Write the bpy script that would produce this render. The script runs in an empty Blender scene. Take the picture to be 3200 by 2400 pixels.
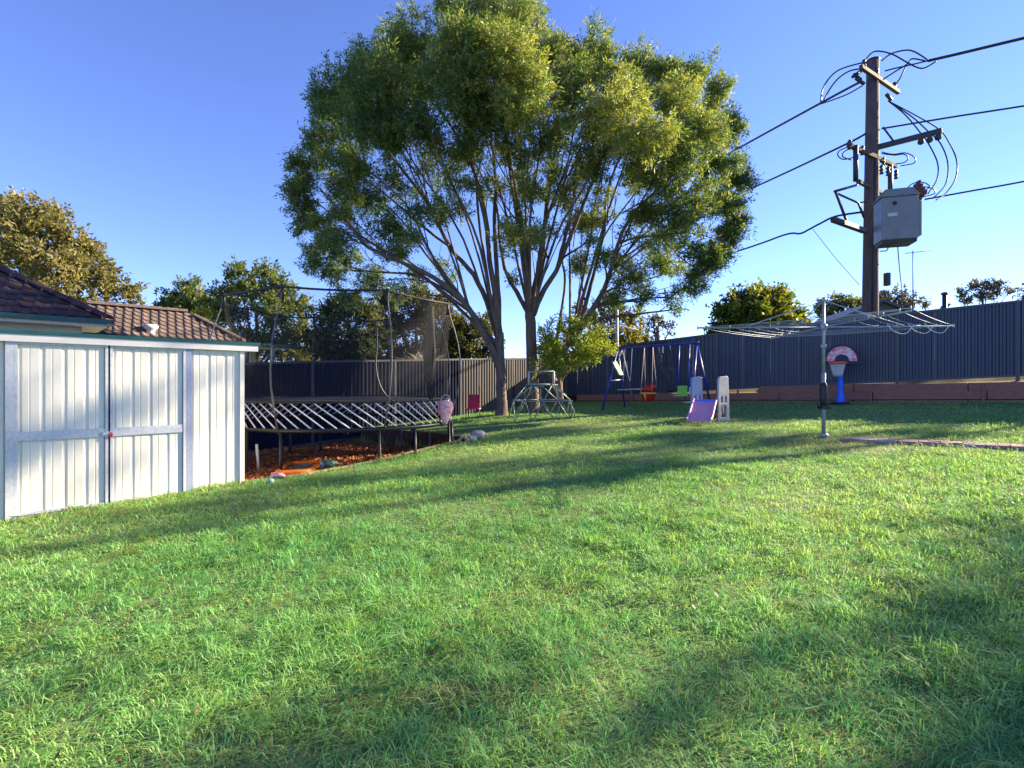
import bpy, math, random
import numpy as np
from mathutils import Vector, Matrix

random.seed(7)
RNG = np.random.default_rng(11)
scene = bpy.context.scene
COL = scene.collection

# ---------------------------------------------------------------- camera, sky, sun, exposure
F, CX, CY, CZ = 1600.0, 1600.0, 1200.0, 1.35        # photo pixels (3200 x 2400), eye height
cam_d = bpy.data.cameras.new('camera')
cam_d.sensor_width = 36.0
cam_d.lens = 18.0
cam_d.clip_start = 0.05
cam_d.clip_end = 2000
cam = bpy.data.objects.new('camera', cam_d)
cam.location = (0, 0, CZ)
cam.rotation_euler = (math.radians(90), 0, 0)
COL.objects.link(cam)
scene.camera = cam

SUN_AZ = math.radians(70.0)      # from +Y towards +X
SUN_EL = math.radians(23.0)
S = Vector((math.sin(SUN_AZ) * math.cos(SUN_EL), math.cos(SUN_AZ) * math.cos(SUN_EL), math.sin(SUN_EL)))
world = bpy.data.worlds.new('World')
scene.world = world
world.use_nodes = True
wn = world.node_tree.nodes
wl = world.node_tree.links
wn.clear()
sky = wn.new('ShaderNodeTexSky')
sky.sky_type = 'NISHITA'
sky.sun_disc = False
sky.sun_elevation = SUN_EL
sky.sun_rotation = SUN_AZ
sky.altitude = 100
sky.air_density = 0.75
sky.dust_density = 0.0
sky.ozone_density = 5.0
bg = wn.new('ShaderNodeBackground')
bg.inputs['Strength'].default_value = 0.089
wo = wn.new('ShaderNodeOutputWorld')
tint = wn.new('ShaderNodeMix')
tint.data_type = 'RGBA'
tint.blend_type = 'MULTIPLY'
tint.inputs['Factor'].default_value = 1.0
tint.inputs['B'].default_value = (0.98, 0.85, 1.05, 1)      # the camera's cool white balance, the same all over the sky
wl.new(sky.outputs[0], tint.inputs['A'])
wl.new(tint.outputs['Result'], bg.inputs[0])
wl.new(bg.outputs[0], wo.inputs[0])
sun_d = bpy.data.lights.new('sun', 'SUN')
sun_d.energy = 5.0
sun_d.angle = math.radians(0.6)
sun_d.color = (1.0, 0.84, 0.58)
sun = bpy.data.objects.new('sun', sun_d)
sun.rotation_euler = (-S).to_track_quat('-Z', 'Y').to_euler()
sun.location = (30, 20, 30)
COL.objects.link(sun)
scene.view_settings.view_transform = 'Standard'
scene.view_settings.look = 'None'
scene.view_settings.gamma = 1
scene.view_settings.exposure = 2.0
scene.view_settings.use_curve_mapping = False
scene.cycles.max_bounces = 6
scene.cycles.transparent_max_bounces = 12

# ---------------------------------------------------------------- materials
MATS = {}
def mat(name, c, c2=None, rough=0.6, metal=0.0, scale=6.0, bump=0.0, bscale=40.0, stretch=None, spec=0.4, detail=6):
    if name in MATS:
        return MATS[name]
    m = bpy.data.materials.new(name)
    m.use_nodes = True
    nt = m.node_tree
    b = nt.nodes['Principled BSDF']
    b.inputs['Roughness'].default_value = rough
    b.inputs['Metallic'].default_value = metal
    b.inputs['Specular IOR Level'].default_value = spec
    b.inputs['Base Color'].default_value = (*c, 1)
    tc = nt.nodes.new('ShaderNodeTexCoord')
    vec = tc.outputs['Object']
    if stretch:
        mp = nt.nodes.new('ShaderNodeMapping')
        mp.inputs['Scale'].default_value = stretch
        nt.links.new(vec, mp.inputs[0])
        vec = mp.outputs[0]
    if c2 is not None:
        n = nt.nodes.new('ShaderNodeTexNoise')
        n.inputs['Scale'].default_value = scale
        n.inputs['Detail'].default_value = detail
        n.inputs['Roughness'].default_value = 0.65
        nt.links.new(vec, n.inputs[0])
        r = nt.nodes.new('ShaderNodeValToRGB')
        r.color_ramp.elements[0].position = 0.32
        r.color_ramp.elements[1].position = 0.68
        r.color_ramp.elements[0].color = (*c, 1)
        r.color_ramp.elements[1].color = (*c2, 1)
        nt.links.new(n.outputs[0], r.inputs[0])
        nt.links.new(r.outputs[0], b.inputs['Base Color'])
        rr = nt.nodes.new('ShaderNodeMapRange')
        rr.inputs[3].default_value = max(0.05, rough - 0.12)
        rr.inputs[4].default_value = min(1, rough + 0.12)
        nt.links.new(n.outputs[0], rr.inputs[0])
        nt.links.new(rr.outputs[0], b.inputs['Roughness'])
    if bump:
        n2 = nt.nodes.new('ShaderNodeTexNoise')
        n2.inputs['Scale'].default_value = bscale
        n2.inputs['Detail'].default_value = 5
        nt.links.new(vec, n2.inputs[0])
        bp = nt.nodes.new('ShaderNodeBump')
        bp.inputs['Strength'].default_value = bump
        bp.inputs['Distance'].default_value = 0.02
        nt.links.new(n2.outputs[0], bp.inputs['Height'])
        nt.links.new(bp.outputs[0], b.inputs['Normal'])
    MATS[name] = m
    return m

def leaf_mat(name, trans=0.35, rough=0.55, tint=(1.3, 1.25, 0.5), spec=.3):
    if name in MATS:
        return MATS[name]
    m = bpy.data.materials.new(name)
    m.use_nodes = True
    nt = m.node_tree
    b = nt.nodes['Principled BSDF']
    out = nt.nodes['Material Output']
    at = nt.nodes.new('ShaderNodeAttribute')
    at.attribute_name = 'col'
    nt.links.new(at.outputs['Color'], b.inputs['Base Color'])
    b.inputs['Roughness'].default_value = rough
    b.inputs['Specular IOR Level'].default_value = spec
    tr = nt.nodes.new('ShaderNodeBsdfTranslucent')
    mul = nt.nodes.new('ShaderNodeMix')
    mul.data_type = 'RGBA'
    mul.blend_type = 'MULTIPLY'
    mul.inputs['Factor'].default_value = 1.0
    nt.links.new(at.outputs['Color'], mul.inputs['A'])
    mul.inputs['B'].default_value = (*tint, 1)
    nt.links.new(mul.outputs['Result'], tr.inputs[0])
    mx = nt.nodes.new('ShaderNodeMixShader')
    mx.inputs[0].default_value = trans
    nt.links.new(b.outputs[0], mx.inputs[1])
    nt.links.new(tr.outputs[0], mx.inputs[2])
    nt.links.new(mx.outputs[0], out.inputs[0])
    MATS[name] = m
    return m

def net_mat(name, c, opac):
    m = bpy.data.materials.new(name)
    m.use_nodes = True
    nt = m.node_tree
    b = nt.nodes['Principled BSDF']
    b.inputs['Base Color'].default_value = (*c, 1)
    b.inputs['Roughness'].default_value = 0.8
    b.inputs['Alpha'].default_value = opac
    return m

M_white = mat('white_sheet', (0.76, 0.72, 0.63), (0.68, 0.64, 0.555), 0.35, scale=2.2, stretch=(1, 1, .35), bump=.02, bscale=8)
M_galv = mat('galvanised', (0.58, 0.59, 0.63), (0.42, 0.435, 0.48), 0.45, 0.2, scale=28)
M_teal = mat('teal_paint', (0.010, 0.085, 0.085), (0.008, 0.06, 0.065), 0.4, scale=5)
M_fence = mat('fence_steel', (0.025, 0.036, 0.066), (0.034, 0.045, 0.078), 0.38, 0.1, scale=1.3, stretch=(1, 1, .4))
M_fence_b = mat('fence_steel_back', (0.008, 0.011, 0.028), (0.012, 0.015, 0.034), 0.65, 0.0, spec=0.12, scale=1.5, stretch=(1, 1, .4))  # darkened to carry the tree's shade on the back fence
M_fence_sunlit = mat('fence_steel_sunlit', (0.14, 0.12, 0.11), (0.095, 0.082, 0.078), 0.5, 0.0, scale=2, stretch=(1, 1, .4))  # paler copy of the back fence steel, sunlight put into its colour
M_sleeper = mat('sleeper_timber', (0.32, 0.15, 0.105), (0.20, 0.09, 0.070), 0.85, scale=7, stretch=(1, 6, 6), bump=.5, bscale=25)
M_board = mat('edging_timber', (0.34, 0.22, 0.15), (0.22, 0.14, 0.10), 0.85, scale=8, bump=.4, bscale=30)
M_soilw = mat('pit_board', (0.075, 0.040, 0.024), (0.045, 0.026, 0.018), 0.9, scale=6, bump=.4)
M_bark = mat('bark', (0.17, 0.125, 0.105), (0.075, 0.052, 0.045), 0.9, scale=9, stretch=(1, 1, .25), bump=1.0, bscale=22)
M_bark2 = mat('bark_pale', (0.26, 0.18, 0.13), (0.12, 0.08, 0.06), 0.9, scale=9, stretch=(1, 1, .25), bump=1.0, bscale=22)
M_twig = mat('twig', (0.12, 0.085, 0.07), (0.07, 0.05, 0.04), 0.9, scale=6)
M_bluem = mat('blue_metal', (0.012, 0.030, 0.32), (0.010, 0.022, 0.24), 0.35, scale=6)
M_blueplastic = mat('blue_plastic', (0.008, 0.13, 0.80), (0.006, 0.10, 0.70), 0.4, scale=5)
M_red = mat('red_plastic', (0.55, 0.012, 0.018), (0.45, 0.010, 0.016), 0.4, scale=6)
M_crimson = mat('crimson_plastic', (0.42, 0.008, 0.045), (0.35, 0.006, 0.035), 0.45, scale=6)
M_yellow = mat('yellow_plastic', (0.80, 0.46, 0.015), (0.72, 0.40, 0.012), 0.4, scale=6)
M_green = mat('green_plastic', (0.22, 0.55, 0.06), (0.18, 0.48, 0.05), 0.4, scale=6)
M_purple = mat('purple_plastic', (0.62, 0.25, 0.40), (0.66, 0.31, 0.43), 0.45, scale=4)
M_pink = mat('pink_plastic', (0.75, 0.36, 0.48), (0.66, 0.30, 0.44), 0.45, scale=6)
M_greyp = mat('grey_plastic', (0.40, 0.40, 0.41), (0.31, 0.32, 0.335), 0.5, scale=6)
M_paleblue = mat('pale_blue_plastic', (0.20, 0.28, 0.46), (0.17, 0.24, 0.40), 0.5, scale=6)
M_whitep = mat('white_plastic', (0.74, 0.72, 0.70), (0.66, 0.64, 0.62), 0.45, scale=6)
M_rope = mat('rope', (0.52, 0.43, 0.38), (0.40, 0.34, 0.30), 0.8, scale=20)
M_black = mat('black_plastic', (0.012, 0.012, 0.014), (0.020, 0.020, 0.022), 0.5, scale=8)
M_blackm = mat('black_metal', (0.014, 0.015, 0.018), (0.024, 0.025, 0.028), 0.4, 0.2, scale=8)
M_rubber = mat('rubber_mat', (0.014, 0.014, 0.016), (0.022, 0.022, 0.024), 0.8, scale=20)
M_orange = mat('orange_pad', (0.80, 0.20, 0.012), (0.70, 0.15, 0.010), 0.5, scale=6)
M_pole = mat('pole_timber', (0.115, 0.085, 0.085), (0.062, 0.045, 0.050), 0.85, scale=6, stretch=(3, 3, .3), bump=.7, bscale=12)
M_iron = mat('dark_iron', (0.035, 0.035, 0.045), (0.05, 0.045, 0.05), 0.55, 0.3, scale=8)
M_arm = mat('cross_arm_timber', (0.11, 0.07, 0.055), (0.07, 0.045, 0.04), 0.8, scale=8)
M_trafo = mat('grey_enamel', (0.19, 0.21, 0.23), (0.15, 0.165, 0.18), 0.4, 0.0, scale=3)
M_wire = mat('wire_black', (0.012, 0.012, 0.018), None, 0.5)
M_steel = mat('hoist_steel', (0.34, 0.39, 0.43), (0.25, 0.29, 0.34), 0.45, 0.4, scale=14)
M_domes = mat('dome_tube', (0.30, 0.36, 0.30), (0.22, 0.27, 0.24), 0.4, 0.2, scale=8)
M_hub = mat('hub_plastic', (0.16, 0.17, 0.22), (0.12, 0.13, 0.18), 0.5, scale=8)
M_tileA = mat('roof_tile_dark', (0.085, 0.042, 0.040), (0.030, 0.020, 0.026), 0.75, scale=5, bump=.4, bscale=30)
M_tileA2 = mat('roof_tile_dark_worn', (0.13, 0.065, 0.055), (0.05, 0.03, 0.032), 0.75, scale=5, bump=.4, bscale=30)
M_tileB = mat('roof_tile_brown', (0.145, 0.104, 0.088), (0.085, 0.062, 0.056), 0.75, scale=5, bump=.4, bscale=30)
M_tileB2 = mat('roof_tile_tan', (0.18, 0.13, 0.11), (0.11, 0.078, 0.068), 0.75, scale=5, bump=.4, bscale=30)
M_render = mat('house_wall', (0.55, 0.50, 0.44), (0.48, 0.44, 0.39), 0.85, scale=3, bump=.2)
M_glass = mat('window_glass', (0.02, 0.025, 0.03), None, 0.08, spec=0.6)
M_roofgrey = mat('far_roof', (0.07, 0.08, 0.11), (0.05, 0.06, 0.085), 0.6, scale=2)
M_rock = mat('rock', (0.38, 0.37, 0.36), (0.20, 0.20, 0.20), 0.9, scale=7, bump=1.0, bscale=14)
M_block = mat('sandstone', (0.44, 0.33, 0.18), (0.30, 0.22, 0.12), 0.9, scale=7, bump=.8, bscale=14)
M_paver = mat('paver', (0.42, 0.25, 0.22), (0.29, 0.17, 0.155), 0.9, scale=9, bump=.5, bscale=40)
M_paver2 = mat('paver_grey', (0.44, 0.34, 0.33), (0.32, 0.24, 0.235), 0.9, scale=9, bump=.5, bscale=40)
M_tarp = mat('green_tarp', (0.16, 0.36, 0.24), (0.09, 0.22, 0.18), 0.6, scale=9)
M_net = net_mat('trampoline_net', (0.01, 0.01, 0.014), 0.20)
M_net2 = net_mat('net_bunched', (0.008, 0.009, 0.014), 0.8)

# ---------------------------------------------------------------- helpers
def P(px, py, Y):
    return Vector(((px - CX) / F * Y, Y, CZ - (py - CY) / F * Y))

def woff(o):
    v = Vector((0, 0, 0))
    while o is not None:
        v += o.location
        o = o.parent
    return v

def tag(o, label=None, cat=None, group=None, kind=None):
    if label: o['label'] = label
    if cat: o['category'] = cat
    if group: o['group'] = group
    if kind: o['kind'] = kind
    return o

def thing(name, label, cat, loc, group=None):
    o = bpy.data.objects.new(name, None)
    o.empty_display_size = 0.2
    o.location = loc
    COL.objects.link(o)
    return tag(o, label, cat, group)

def link(name, me, parent=None, loc=(0, 0, 0)):
    o = bpy.data.objects.new(name, me)
    COL.objects.link(o)
    if parent is not None:
        o.parent = parent
    o.location = loc
    return o

class MB:
    """collects shapes given in world coordinates; build() links them as one mesh"""
    def __init__(s):
        s.v = []; s.f = []; s.sm = []
    def add(s, vs, fs, smooth=False):
        n = len(s.v)
        s.v += [tuple(p) for p in vs]
        s.f += [tuple(i + n for i in f) for f in fs]
        s.sm += [smooth] * len(fs)
        return s
    def box(s, c, size, ax=None):
        c = Vector(c)
        if ax is None:
            ax = (Vector((1, 0, 0)), Vector((0, 1, 0)), Vector((0, 0, 1)))
        h = [Vector(a) * (d / 2) for a, d in zip(ax, size)]
        vs = [c + h[0] * i + h[1] * j + h[2] * k for k in (-1, 1) for j in (-1, 1) for i in (-1, 1)]
        return s.add(vs, [(0, 2, 3, 1), (4, 5, 7, 6), (0, 1, 5, 4), (2, 6, 7, 3), (0, 4, 6, 2), (1, 3, 7, 5)])
    def bar(s, a, b, w, h, up=(0, 0, 1)):
        a = Vector(a); b = Vector(b)
        d = (b - a); L = d.length; d.normalize()
        up = Vector(up)
        x = d.cross(up)
        if x.length < 1e-4: x = d.cross(Vector((0, 1, 0)))
        x.normalize()
        z = x.cross(d).normalized()
        return s.box((a + b) / 2, (L, w, h), (d, x, z))
    def tube(s, pts, r, n=8, cap=True, smooth=True):
        pts = [Vector(p) for p in pts]
        m = len(pts)
        rr = r if hasattr(r, '__len__') else [r] * m
        t0 = (pts[1] - pts[0]).normalized()
        u = t0.orthogonal().normalized()
        vs = []
        for i in range(m):
            if i == 0: t = pts[1] - pts[0]
            elif i == m - 1: t = pts[-1] - pts[-2]
            else: t = pts[i + 1] - pts[i - 1]
            t.normalize()
            u = (u - t * u.dot(t))
            if u.length < 1e-5: u = t.orthogonal()
            u.normalize()
            w = t.cross(u)
            for k in range(n):
                a = 2 * math.pi * k / n
                vs.append(pts[i] + (u * math.cos(a) + w * math.sin(a)) * rr[i])
        fs = []
        for i in range(m - 1):
            for k in range(n):
                k2 = (k + 1) % n
                fs.append((i * n + k, i * n + k2, (i + 1) * n + k2, (i + 1) * n + k))
        if cap:
            fs.append(tuple(range(n - 1, -1, -1)))
            fs.append(tuple((m - 1) * n + k for k in range(n)))
        return s.add(vs, fs, smooth)
    def ring(s, c, R, r, n=48, k=8, ax=(Vector((1, 0, 0)), Vector((0, 1, 0))), zf=None):
        c = Vector(c)
        vs = []
        nz = ax[0].cross(ax[1])
        for i in range(n):
            a = 2 * math.pi * i / n
            d = ax[0] * math.cos(a) + ax[1] * math.sin(a)
            cc = c + d * R + (Vector((0, 0, zf(a))) if zf else Vector())
            for j in range(k):
                b = 2 * math.pi * j / k
                vs.append(cc + d * (r * math.cos(b)) + nz * (r * math.sin(b)))
        fs = [(i * k + j, i * k + (j + 1) % k, ((i + 1) % n) * k + (j + 1) % k, ((i + 1) % n) * k + j) for i in range(n) for j in range(k)]
        return s.add(vs, fs, True)
    def lathe(s, c, prof, n=20, ax=None):
        c = Vector(c)
        X, Y, Z = ax or (Vector((1, 0, 0)), Vector((0, 1, 0)), Vector((0, 0, 1)))
        vs = []
        for r, z in prof:
            for i in range(n):
                a = 2 * math.pi * i / n
                vs.append(c + X * (r * math.cos(a)) + Y * (r * math.sin(a)) + Z * z)
        fs = [(j * n + i, j * n + (i + 1) % n, (j + 1) * n + (i + 1) % n, (j + 1) * n + i) for j in range(len(prof) - 1) for i in range(n)]
        return s.add(vs, fs, True)
    def prism(s, poly, d):
        """polygon of world points extruded by vector d"""
        n = len(poly); d = Vector(d)
        vs = [Vector(p) for p in poly] + [Vector(p) + d for p in poly]
        fs = [tuple(range(n - 1, -1, -1)), tuple(range(n, 2 * n))] + [(i, (i + 1) % n, n + (i + 1) % n, n + i) for i in range(n)]
        return s.add(vs, fs)
    def mesh(s, name, m, off=(0, 0, 0)):
        off = Vector(off)
        me = bpy.data.meshes.new(name)
        me.from_pydata([Vector(p) - off for p in s.v], [], s.f)
        me.polygons.foreach_set('use_smooth', s.sm)
        me.materials.append(m)
        me.update()
        return me
    def build(s, name, m, parent=None, bevel=0.0):
        o = link(name, s.mesh(name, m, woff(parent) if parent is not None else (0, 0, 0)), parent)
        if bevel:
            b = o.modifiers.new('bevel', 'BEVEL'); b.width = bevel; b.segments = 2; b.limit_method = 'ANGLE'
        return o

def np_mesh(name, V, nv_face, cols, m, parent=None):
    """V: (k, nv, 3) faces without shared vertices; cols (k,3)"""
    k = V.shape[0]
    off = np.array(woff(parent)) if parent is not None else np.zeros(3)
    me = bpy.data.meshes.new(name)
    me.vertices.add(k * nv_face)
    me.vertices.foreach_set('co', (V.reshape(-1, 3) - off).astype(np.float32).ravel())
    me.loops.add(k * nv_face)
    me.loops.foreach_set('vertex_index', np.arange(k * nv_face, dtype=np.int32))
    me.polygons.add(k)
    me.polygons.foreach_set('loop_start', (np.arange(k) * nv_face).astype(np.int32))
    a = me.attributes.new('col', 'FLOAT_COLOR', 'POINT')
    c = np.ones((k, nv_face, 4), np.float32)
    c[:, :, :3] = cols[:, None, :]
    a.data.foreach_set('color', c.ravel())
    me.materials.append(m)
    me.update(calc_edges=True)
    return link(name, me, parent)

# ---------------------------------------------------------------- terrain
def plane_z(x, y):
    x = np.clip(x, -9, 20); y = np.clip(y, -3, 24)
    z = 0.118 + 0.0422 * x + 0.0216 * y
    # falls away towards the back left corner
    d = np.clip((-x - 0.2) / 4.0, 0, 1) * np.clip((y - 11.0) / 5.0, 0, 1)
    return z - 0.20 * d
def wob(x, y):
    return 0.010 * np.sin(1.7 * x + 0.6 * y) * np.sin(1.3 * y - 0.4 * x) + 0.006 * np.sin(4.1 * x + 1.1) * np.sin(3.7 * y + 0.3)
def gz(x, y):
    return float(plane_z(x, y) + wob(x, y))
def G(px, py):
    """ground point seen at a photo pixel"""
    lo, hi = 0.8, 60.0
    for _ in range(60):
        Y = (lo + hi) / 2
        p = P(px, py, Y)
        if p.z > gz(p.x, p.y): lo = Y
        else: hi = Y
    return P(px, py, (lo + hi) / 2)
def onG(x, y, dz=0):
    return Vector((x, y, gz(x, y) + dz))

DD = Vector((0.7071, 0.7071, 0)); BB = Vector((-0.7071, 0.7071, 0)); UP = Vector((0, 0, 1))
# sunken mulch pit, right of the shed
EDGE = [G(740, 1509), G(830, 1500), G(950, 1483), G(1069, 1462), G(1150, 1446), G(1230, 1427), G(1330, 1403), G(1400, 1386), G(1480, 1368)]
WALL_END = EDGE[-1] + Vector((-3.35, 4.0, 0))
PIT = [(p.x, p.y) for p in EDGE] + [(WALL_END.x, WALL_END.y), (WALL_END.x - .5, WALL_END.y + .6), (-10.2, 9.4), (-7.0, 6.0), (-4.1, 7.2)]
def in_poly(x, y, poly):
    x = np.asarray(x, float); y = np.asarray(y, float)
    r = np.zeros(x.shape, bool)
    n = len(poly)
    for i in range(n):
        x0, y0 = poly[i]; x1, y1 = poly[(i + 1) % n]
        c = ((y0 > y) != (y1 > y)) & (x < (x1 - x0) * (y - y0) / (y1 - y0 + 1e-12) + x0)
        r ^= c
    return r
def mulch_z(x, y):
    t = np.clip((y - x - 10.5) / 7.5, 0, 1)
    return 0.03 - 0.27 * t + 0.02 * np.sin(3 * x) * np.sin(2.6 * y)

def grid_mesh(name, xs, ys, zf, m):
    X, Y = np.meshgrid(xs, ys)
    Z = zf(X, Y)
    nx, ny = len(xs), len(ys)
    me = bpy.data.meshes.new(name)
    me.vertices.add(nx * ny)
    me.vertices.foreach_set('co', np.stack([X, Y, Z], -1).astype(np.float32).ravel())
    i = np.arange(nx - 1)[None, :] + (np.arange(ny - 1) * nx)[:, None]
    q = np.stack([i, i + 1, i + 1 + nx, i + nx], -1).reshape(-1)
    k = (nx - 1) * (ny - 1)
    me.loops.add(k * 4)
    me.loops.foreach_set('vertex_index', q.astype(np.int32))
    me.polygons.add(k)
    me.polygons.foreach_set('loop_start', (np.arange(k) * 4).astype(np.int32))
    me.polygons.foreach_set('use_smooth', np.ones(k, bool))
    me.materials.append(m)
    me.update(calc_edges=True)
    return link(name, me)

M_ground = mat('lawn_soil', (0.10, 0.18, 0.045), (0.15, 0.17, 0.065), 0.95, scale=2.5, bump=.6, bscale=30, detail=10)
M_mulch = mat('mulch', (0.32, 0.11, 0.042), (0.15, 0.05, 0.024), 0.95, scale=9, bump=1.0, bscale=26, detail=10)
xs = np.concatenate([[-600, -200, -80, -40, -20], np.arange(-12, 22, 0.12), [24, 30, 45, 90, 200, 600]])
ys = np.concatenate([[-200, -60, -20], np.arange(-4, 26, 0.12), [28, 34, 45, 90, 200, 600]])
def ground_h(X, Y):
    z = plane_z(X, Y) + wob(X, Y)
    pit = in_poly(X, Y, PIT)
    return np.where(pit, np.minimum(z, mulch_z(X, Y)) - 0.15, z)
tag(grid_mesh('ground', xs, ys, ground_h, M_ground), kind='structure')

# mulch sheet
mxs = np.arange(-10, 0.2, 0.15); mys = np.arange(5.6, 15, 0.15)
X, Y = np.meshgrid(mxs, mys)
mb = MB(); idx = {}
inside = in_poly(X, Y, PIT)
for j in range(len(mys) - 1):
    for i in range(len(mxs) - 1):
        if inside[j, i] or inside[j + 1, i] or inside[j, i + 1] or inside[j + 1, i + 1]:
            q = []
            for (a, b) in ((i, j), (i + 1, j), (i + 1, j + 1), (i, j + 1)):
                if (a, b) not in idx:
                    idx[(a, b)] = len(mb.v)
                    x, y = mxs[a], mys[b]
                    z = float(mulch_z(x, y))
                    if not inside[b, a]:
                        z = min(z, float(plane_z(x, y)) - 0.02)
                    mb.v.append((x, y, z))
                q.append(idx[(a, b)])
            mb.f.append(tuple(q)); mb.sm.append(True)
tag(mb.build('mulch_bed', M_mulch), kind='structure')
# loose bark chips: nobody could count them
n = 16000
cx = RNG.uniform(-7.5, -0.8, n); cy = RNG.uniform(6.4, 14, n)
k = in_poly(cx, cy, PIT); cx, cy = cx[k], cy[k]; n = len(cx)
cz = mulch_z(cx, cy) + RNG.uniform(0.0, 0.025, n)
d = RNG.normal(size=(n, 3)); d[:, 2] *= .45; d /= np.linalg.norm(d, axis=1)[:, None]
e = np.cross(d, RNG.normal(size=(n, 3))); e /= np.linalg.norm(e, axis=1)[:, None]
c = np.stack([cx, cy, cz], -1); L = RNG.uniform(.02, .05, n)[:, None]; W = RNG.uniform(.008, .018, n)[:, None]
V = np.stack([c - d * L - e * W, c + d * L - e * W, c + d * L + e * W, c - d * L + e * W], 1)
t = RNG.uniform(0, 1, n)[:, None]
cols = np.array([.42, .15, .055]) * (1 - t) + np.array([.14, .05, .024]) * t
tag(np_mesh('bark_chips', V, 4, cols, leaf_mat('chip', 0.0, 0.9)), kind='stuff')

# ---------------------------------------------------------------- lawn grass (one mass)
HASH = RNG.uniform(0, 1, (1024, 3))
def build_grass():
    bands = [(1.25, 2.6, 10000), (2.6, 4.2, 6600), (4.2, 6.5, 3200), (6.5, 10, 1700), (10, 19.5, 650)]
    allV, allC = [], []
    for (y0, y1, dens) in bands:
        hw = 1.08
        area = hw * (y1 * y1 - y0 * y0) + 3.2 * (y1 - y0)
        n = int(area * dens)
        y = np.sqrt(RNG.uniform(y0 * y0, y1 * y1, n))
        x = RNG.uniform(-1, 1, n) * (hw * y + 1.6)
        keep = ~in_poly(x, y, PIT)
        keep &= (y - x) < (18.15)                     # in front of the back fence
        keep &= (0.593 * x + 0.805 * y) < 17.22         # in front of the sleeper wall
        keep &= ~((y - x > 9.86) & (y + x < 3.1))     # not inside the shed
        # patchy density
        nz = np.sin(2.1 * x + .7 * np.sin(1.3 * y)) * np.sin(1.9 * y + .8 * np.sin(1.7 * x)) + .5 * np.sin(5.3 * x + 2 * y) * np.sin(4.9 * y - x)
        keep &= RNG.uniform(0, 1, n) < (0.86 + .16 * nz)
        x, y, nz = x[keep], y[keep], nz[keep]
        n = len(x)
        dist = np.sqrt(x * x + y * y)
        z = plane_z(x, y) + wob(x, y) - .004
        h = RNG.gamma(9, 1 / 9., n) * (0.052 + .012 * nz)
        # clumps: neighbours share a height, a lean and a tone
        ci = np.floor(x / .115 + .6 * np.sin(3.1 * y)).astype(np.int64); cj = np.floor(y / .13 + .6 * np.sin(2.7 * x)).astype(np.int64)
        hsh = ((ci * 73856093) ^ (cj * 19349663)) & 1023
        cl = HASH[hsh]
        h = np.clip(h * (.70 + .75 * cl[:, 0] ** 1.6), .02, .15)
        w = (0.0021 + 0.00060 * dist) * RNG.uniform(.7, 1.35, n)
        ang = RNG.normal(0, 1.1, n) + 2 * np.pi * cl[:, 1] * (RNG.uniform(0, 1, n) < .8)
        lean = RNG.uniform(.35, 1.6, n)
        dx, dy = np.cos(ang), np.sin(ang)
        sx, sy = -dy, dx
        tw = RNG.uniform(-.7, .7, n)
        sz = np.sin(tw) * .5
        base = np.stack([x, y, z], -1)
        side = np.stack([sx, sy, sz], -1) * (w / 2)[:, None]
        mid = base + np.stack([dx * h * lean * .28, dy * h * lean * .28, h * .55 / (1 + .25 * lean)], -1)
        tip = base + np.stack([dx * h * lean, dy * h * lean, h * (.95 - .42 * lean)], -1)
        # quad (base, mid) and tip as one 5-gon strip: two quads sharing the mid line, tip nearly pointed
        far = y0 >= 6.5
        q1 = np.stack([base, mid + side, tip, mid - side], 1) if far else np.stack([base - side * .8, base + side * .8, mid + side, mid - side], 1)
        q2 = np.stack([mid - side, mid + side, tip + side * .12, tip - side * .12], 1)
        u = RNG.uniform(0, 1, n)
        g1 = np.array([.180, .460, .115]); g2 = np.array([.290, .560, .225]); g3 = np.array([.105, .31, .070])
        t = RNG.uniform(0, 1, n)[:, None]
        c = g1 * (1 - t) + g2 * t
        c = np.where((RNG.uniform(0, 1, n) < .18)[:, None], g3, c)
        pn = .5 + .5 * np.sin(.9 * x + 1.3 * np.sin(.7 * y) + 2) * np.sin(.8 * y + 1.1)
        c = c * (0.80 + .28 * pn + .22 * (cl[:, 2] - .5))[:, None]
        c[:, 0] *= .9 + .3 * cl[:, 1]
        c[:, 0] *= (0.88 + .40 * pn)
        dead = np.array([.34, .27, .12])
        pd = .035 + .16 * np.clip(np.sin(3.1 * x + 1.3) * np.sin(2.7 * y + .4) - .72, 0, 1) * 3
        pd = pd + .5 * np.exp(-((x - 4.9) ** 2 + (y - 7.4) ** 2) / .9) + .35 * np.exp(-((x - 6.2) ** 2 + (y - 6.9) ** 2) / .5)
        pd = pd + .6 * np.exp(-(((x + .25) / .35) ** 2 + ((y - 1.95) / .05) ** 2)) + .5 * np.exp(-((x + .05) ** 2 + (y - 5.55) ** 2) / .12)
        pd = pd + .75 * np.exp(-(((x - 3.95) / .55) ** 2 + ((y - 14.5) / .45) ** 2)) + .6 * np.exp(-(((x - 3.6) / .4) ** 2 + ((y - 10.3) / .3) ** 2)) + .35 * np.exp(-((y - x - 9.6) / .14) ** 2) * (x < -3.2)
        m = RNG.uniform(0, 1, n) < pd
        c[m] = dead * RNG.uniform(.6, 1.15, m.sum())[:, None]
        allV += [q1] if far else [q1, q2]; allC += [c] if far else [c, c]
    # clover and broadleaf weeds in patches
    n = 26000
    y = np.sqrt(RNG.uniform(1.5 ** 2, 7.5 ** 2, n)); x = RNG.uniform(-1.05, 1.05, n) * y
    f = np.sin(2.3 * x + 1.1 * np.sin(1.9 * y) + .5) * np.sin(2.6 * y + .9 * np.sin(2.2 * x)) + .45 * np.sin(6.1 * x + y) * np.sin(5.7 * y)
    k = (f > .78) & ~in_poly(x, y, PIT) & ~((y - x > 9.7) & (y + x < 3.3))
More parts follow.
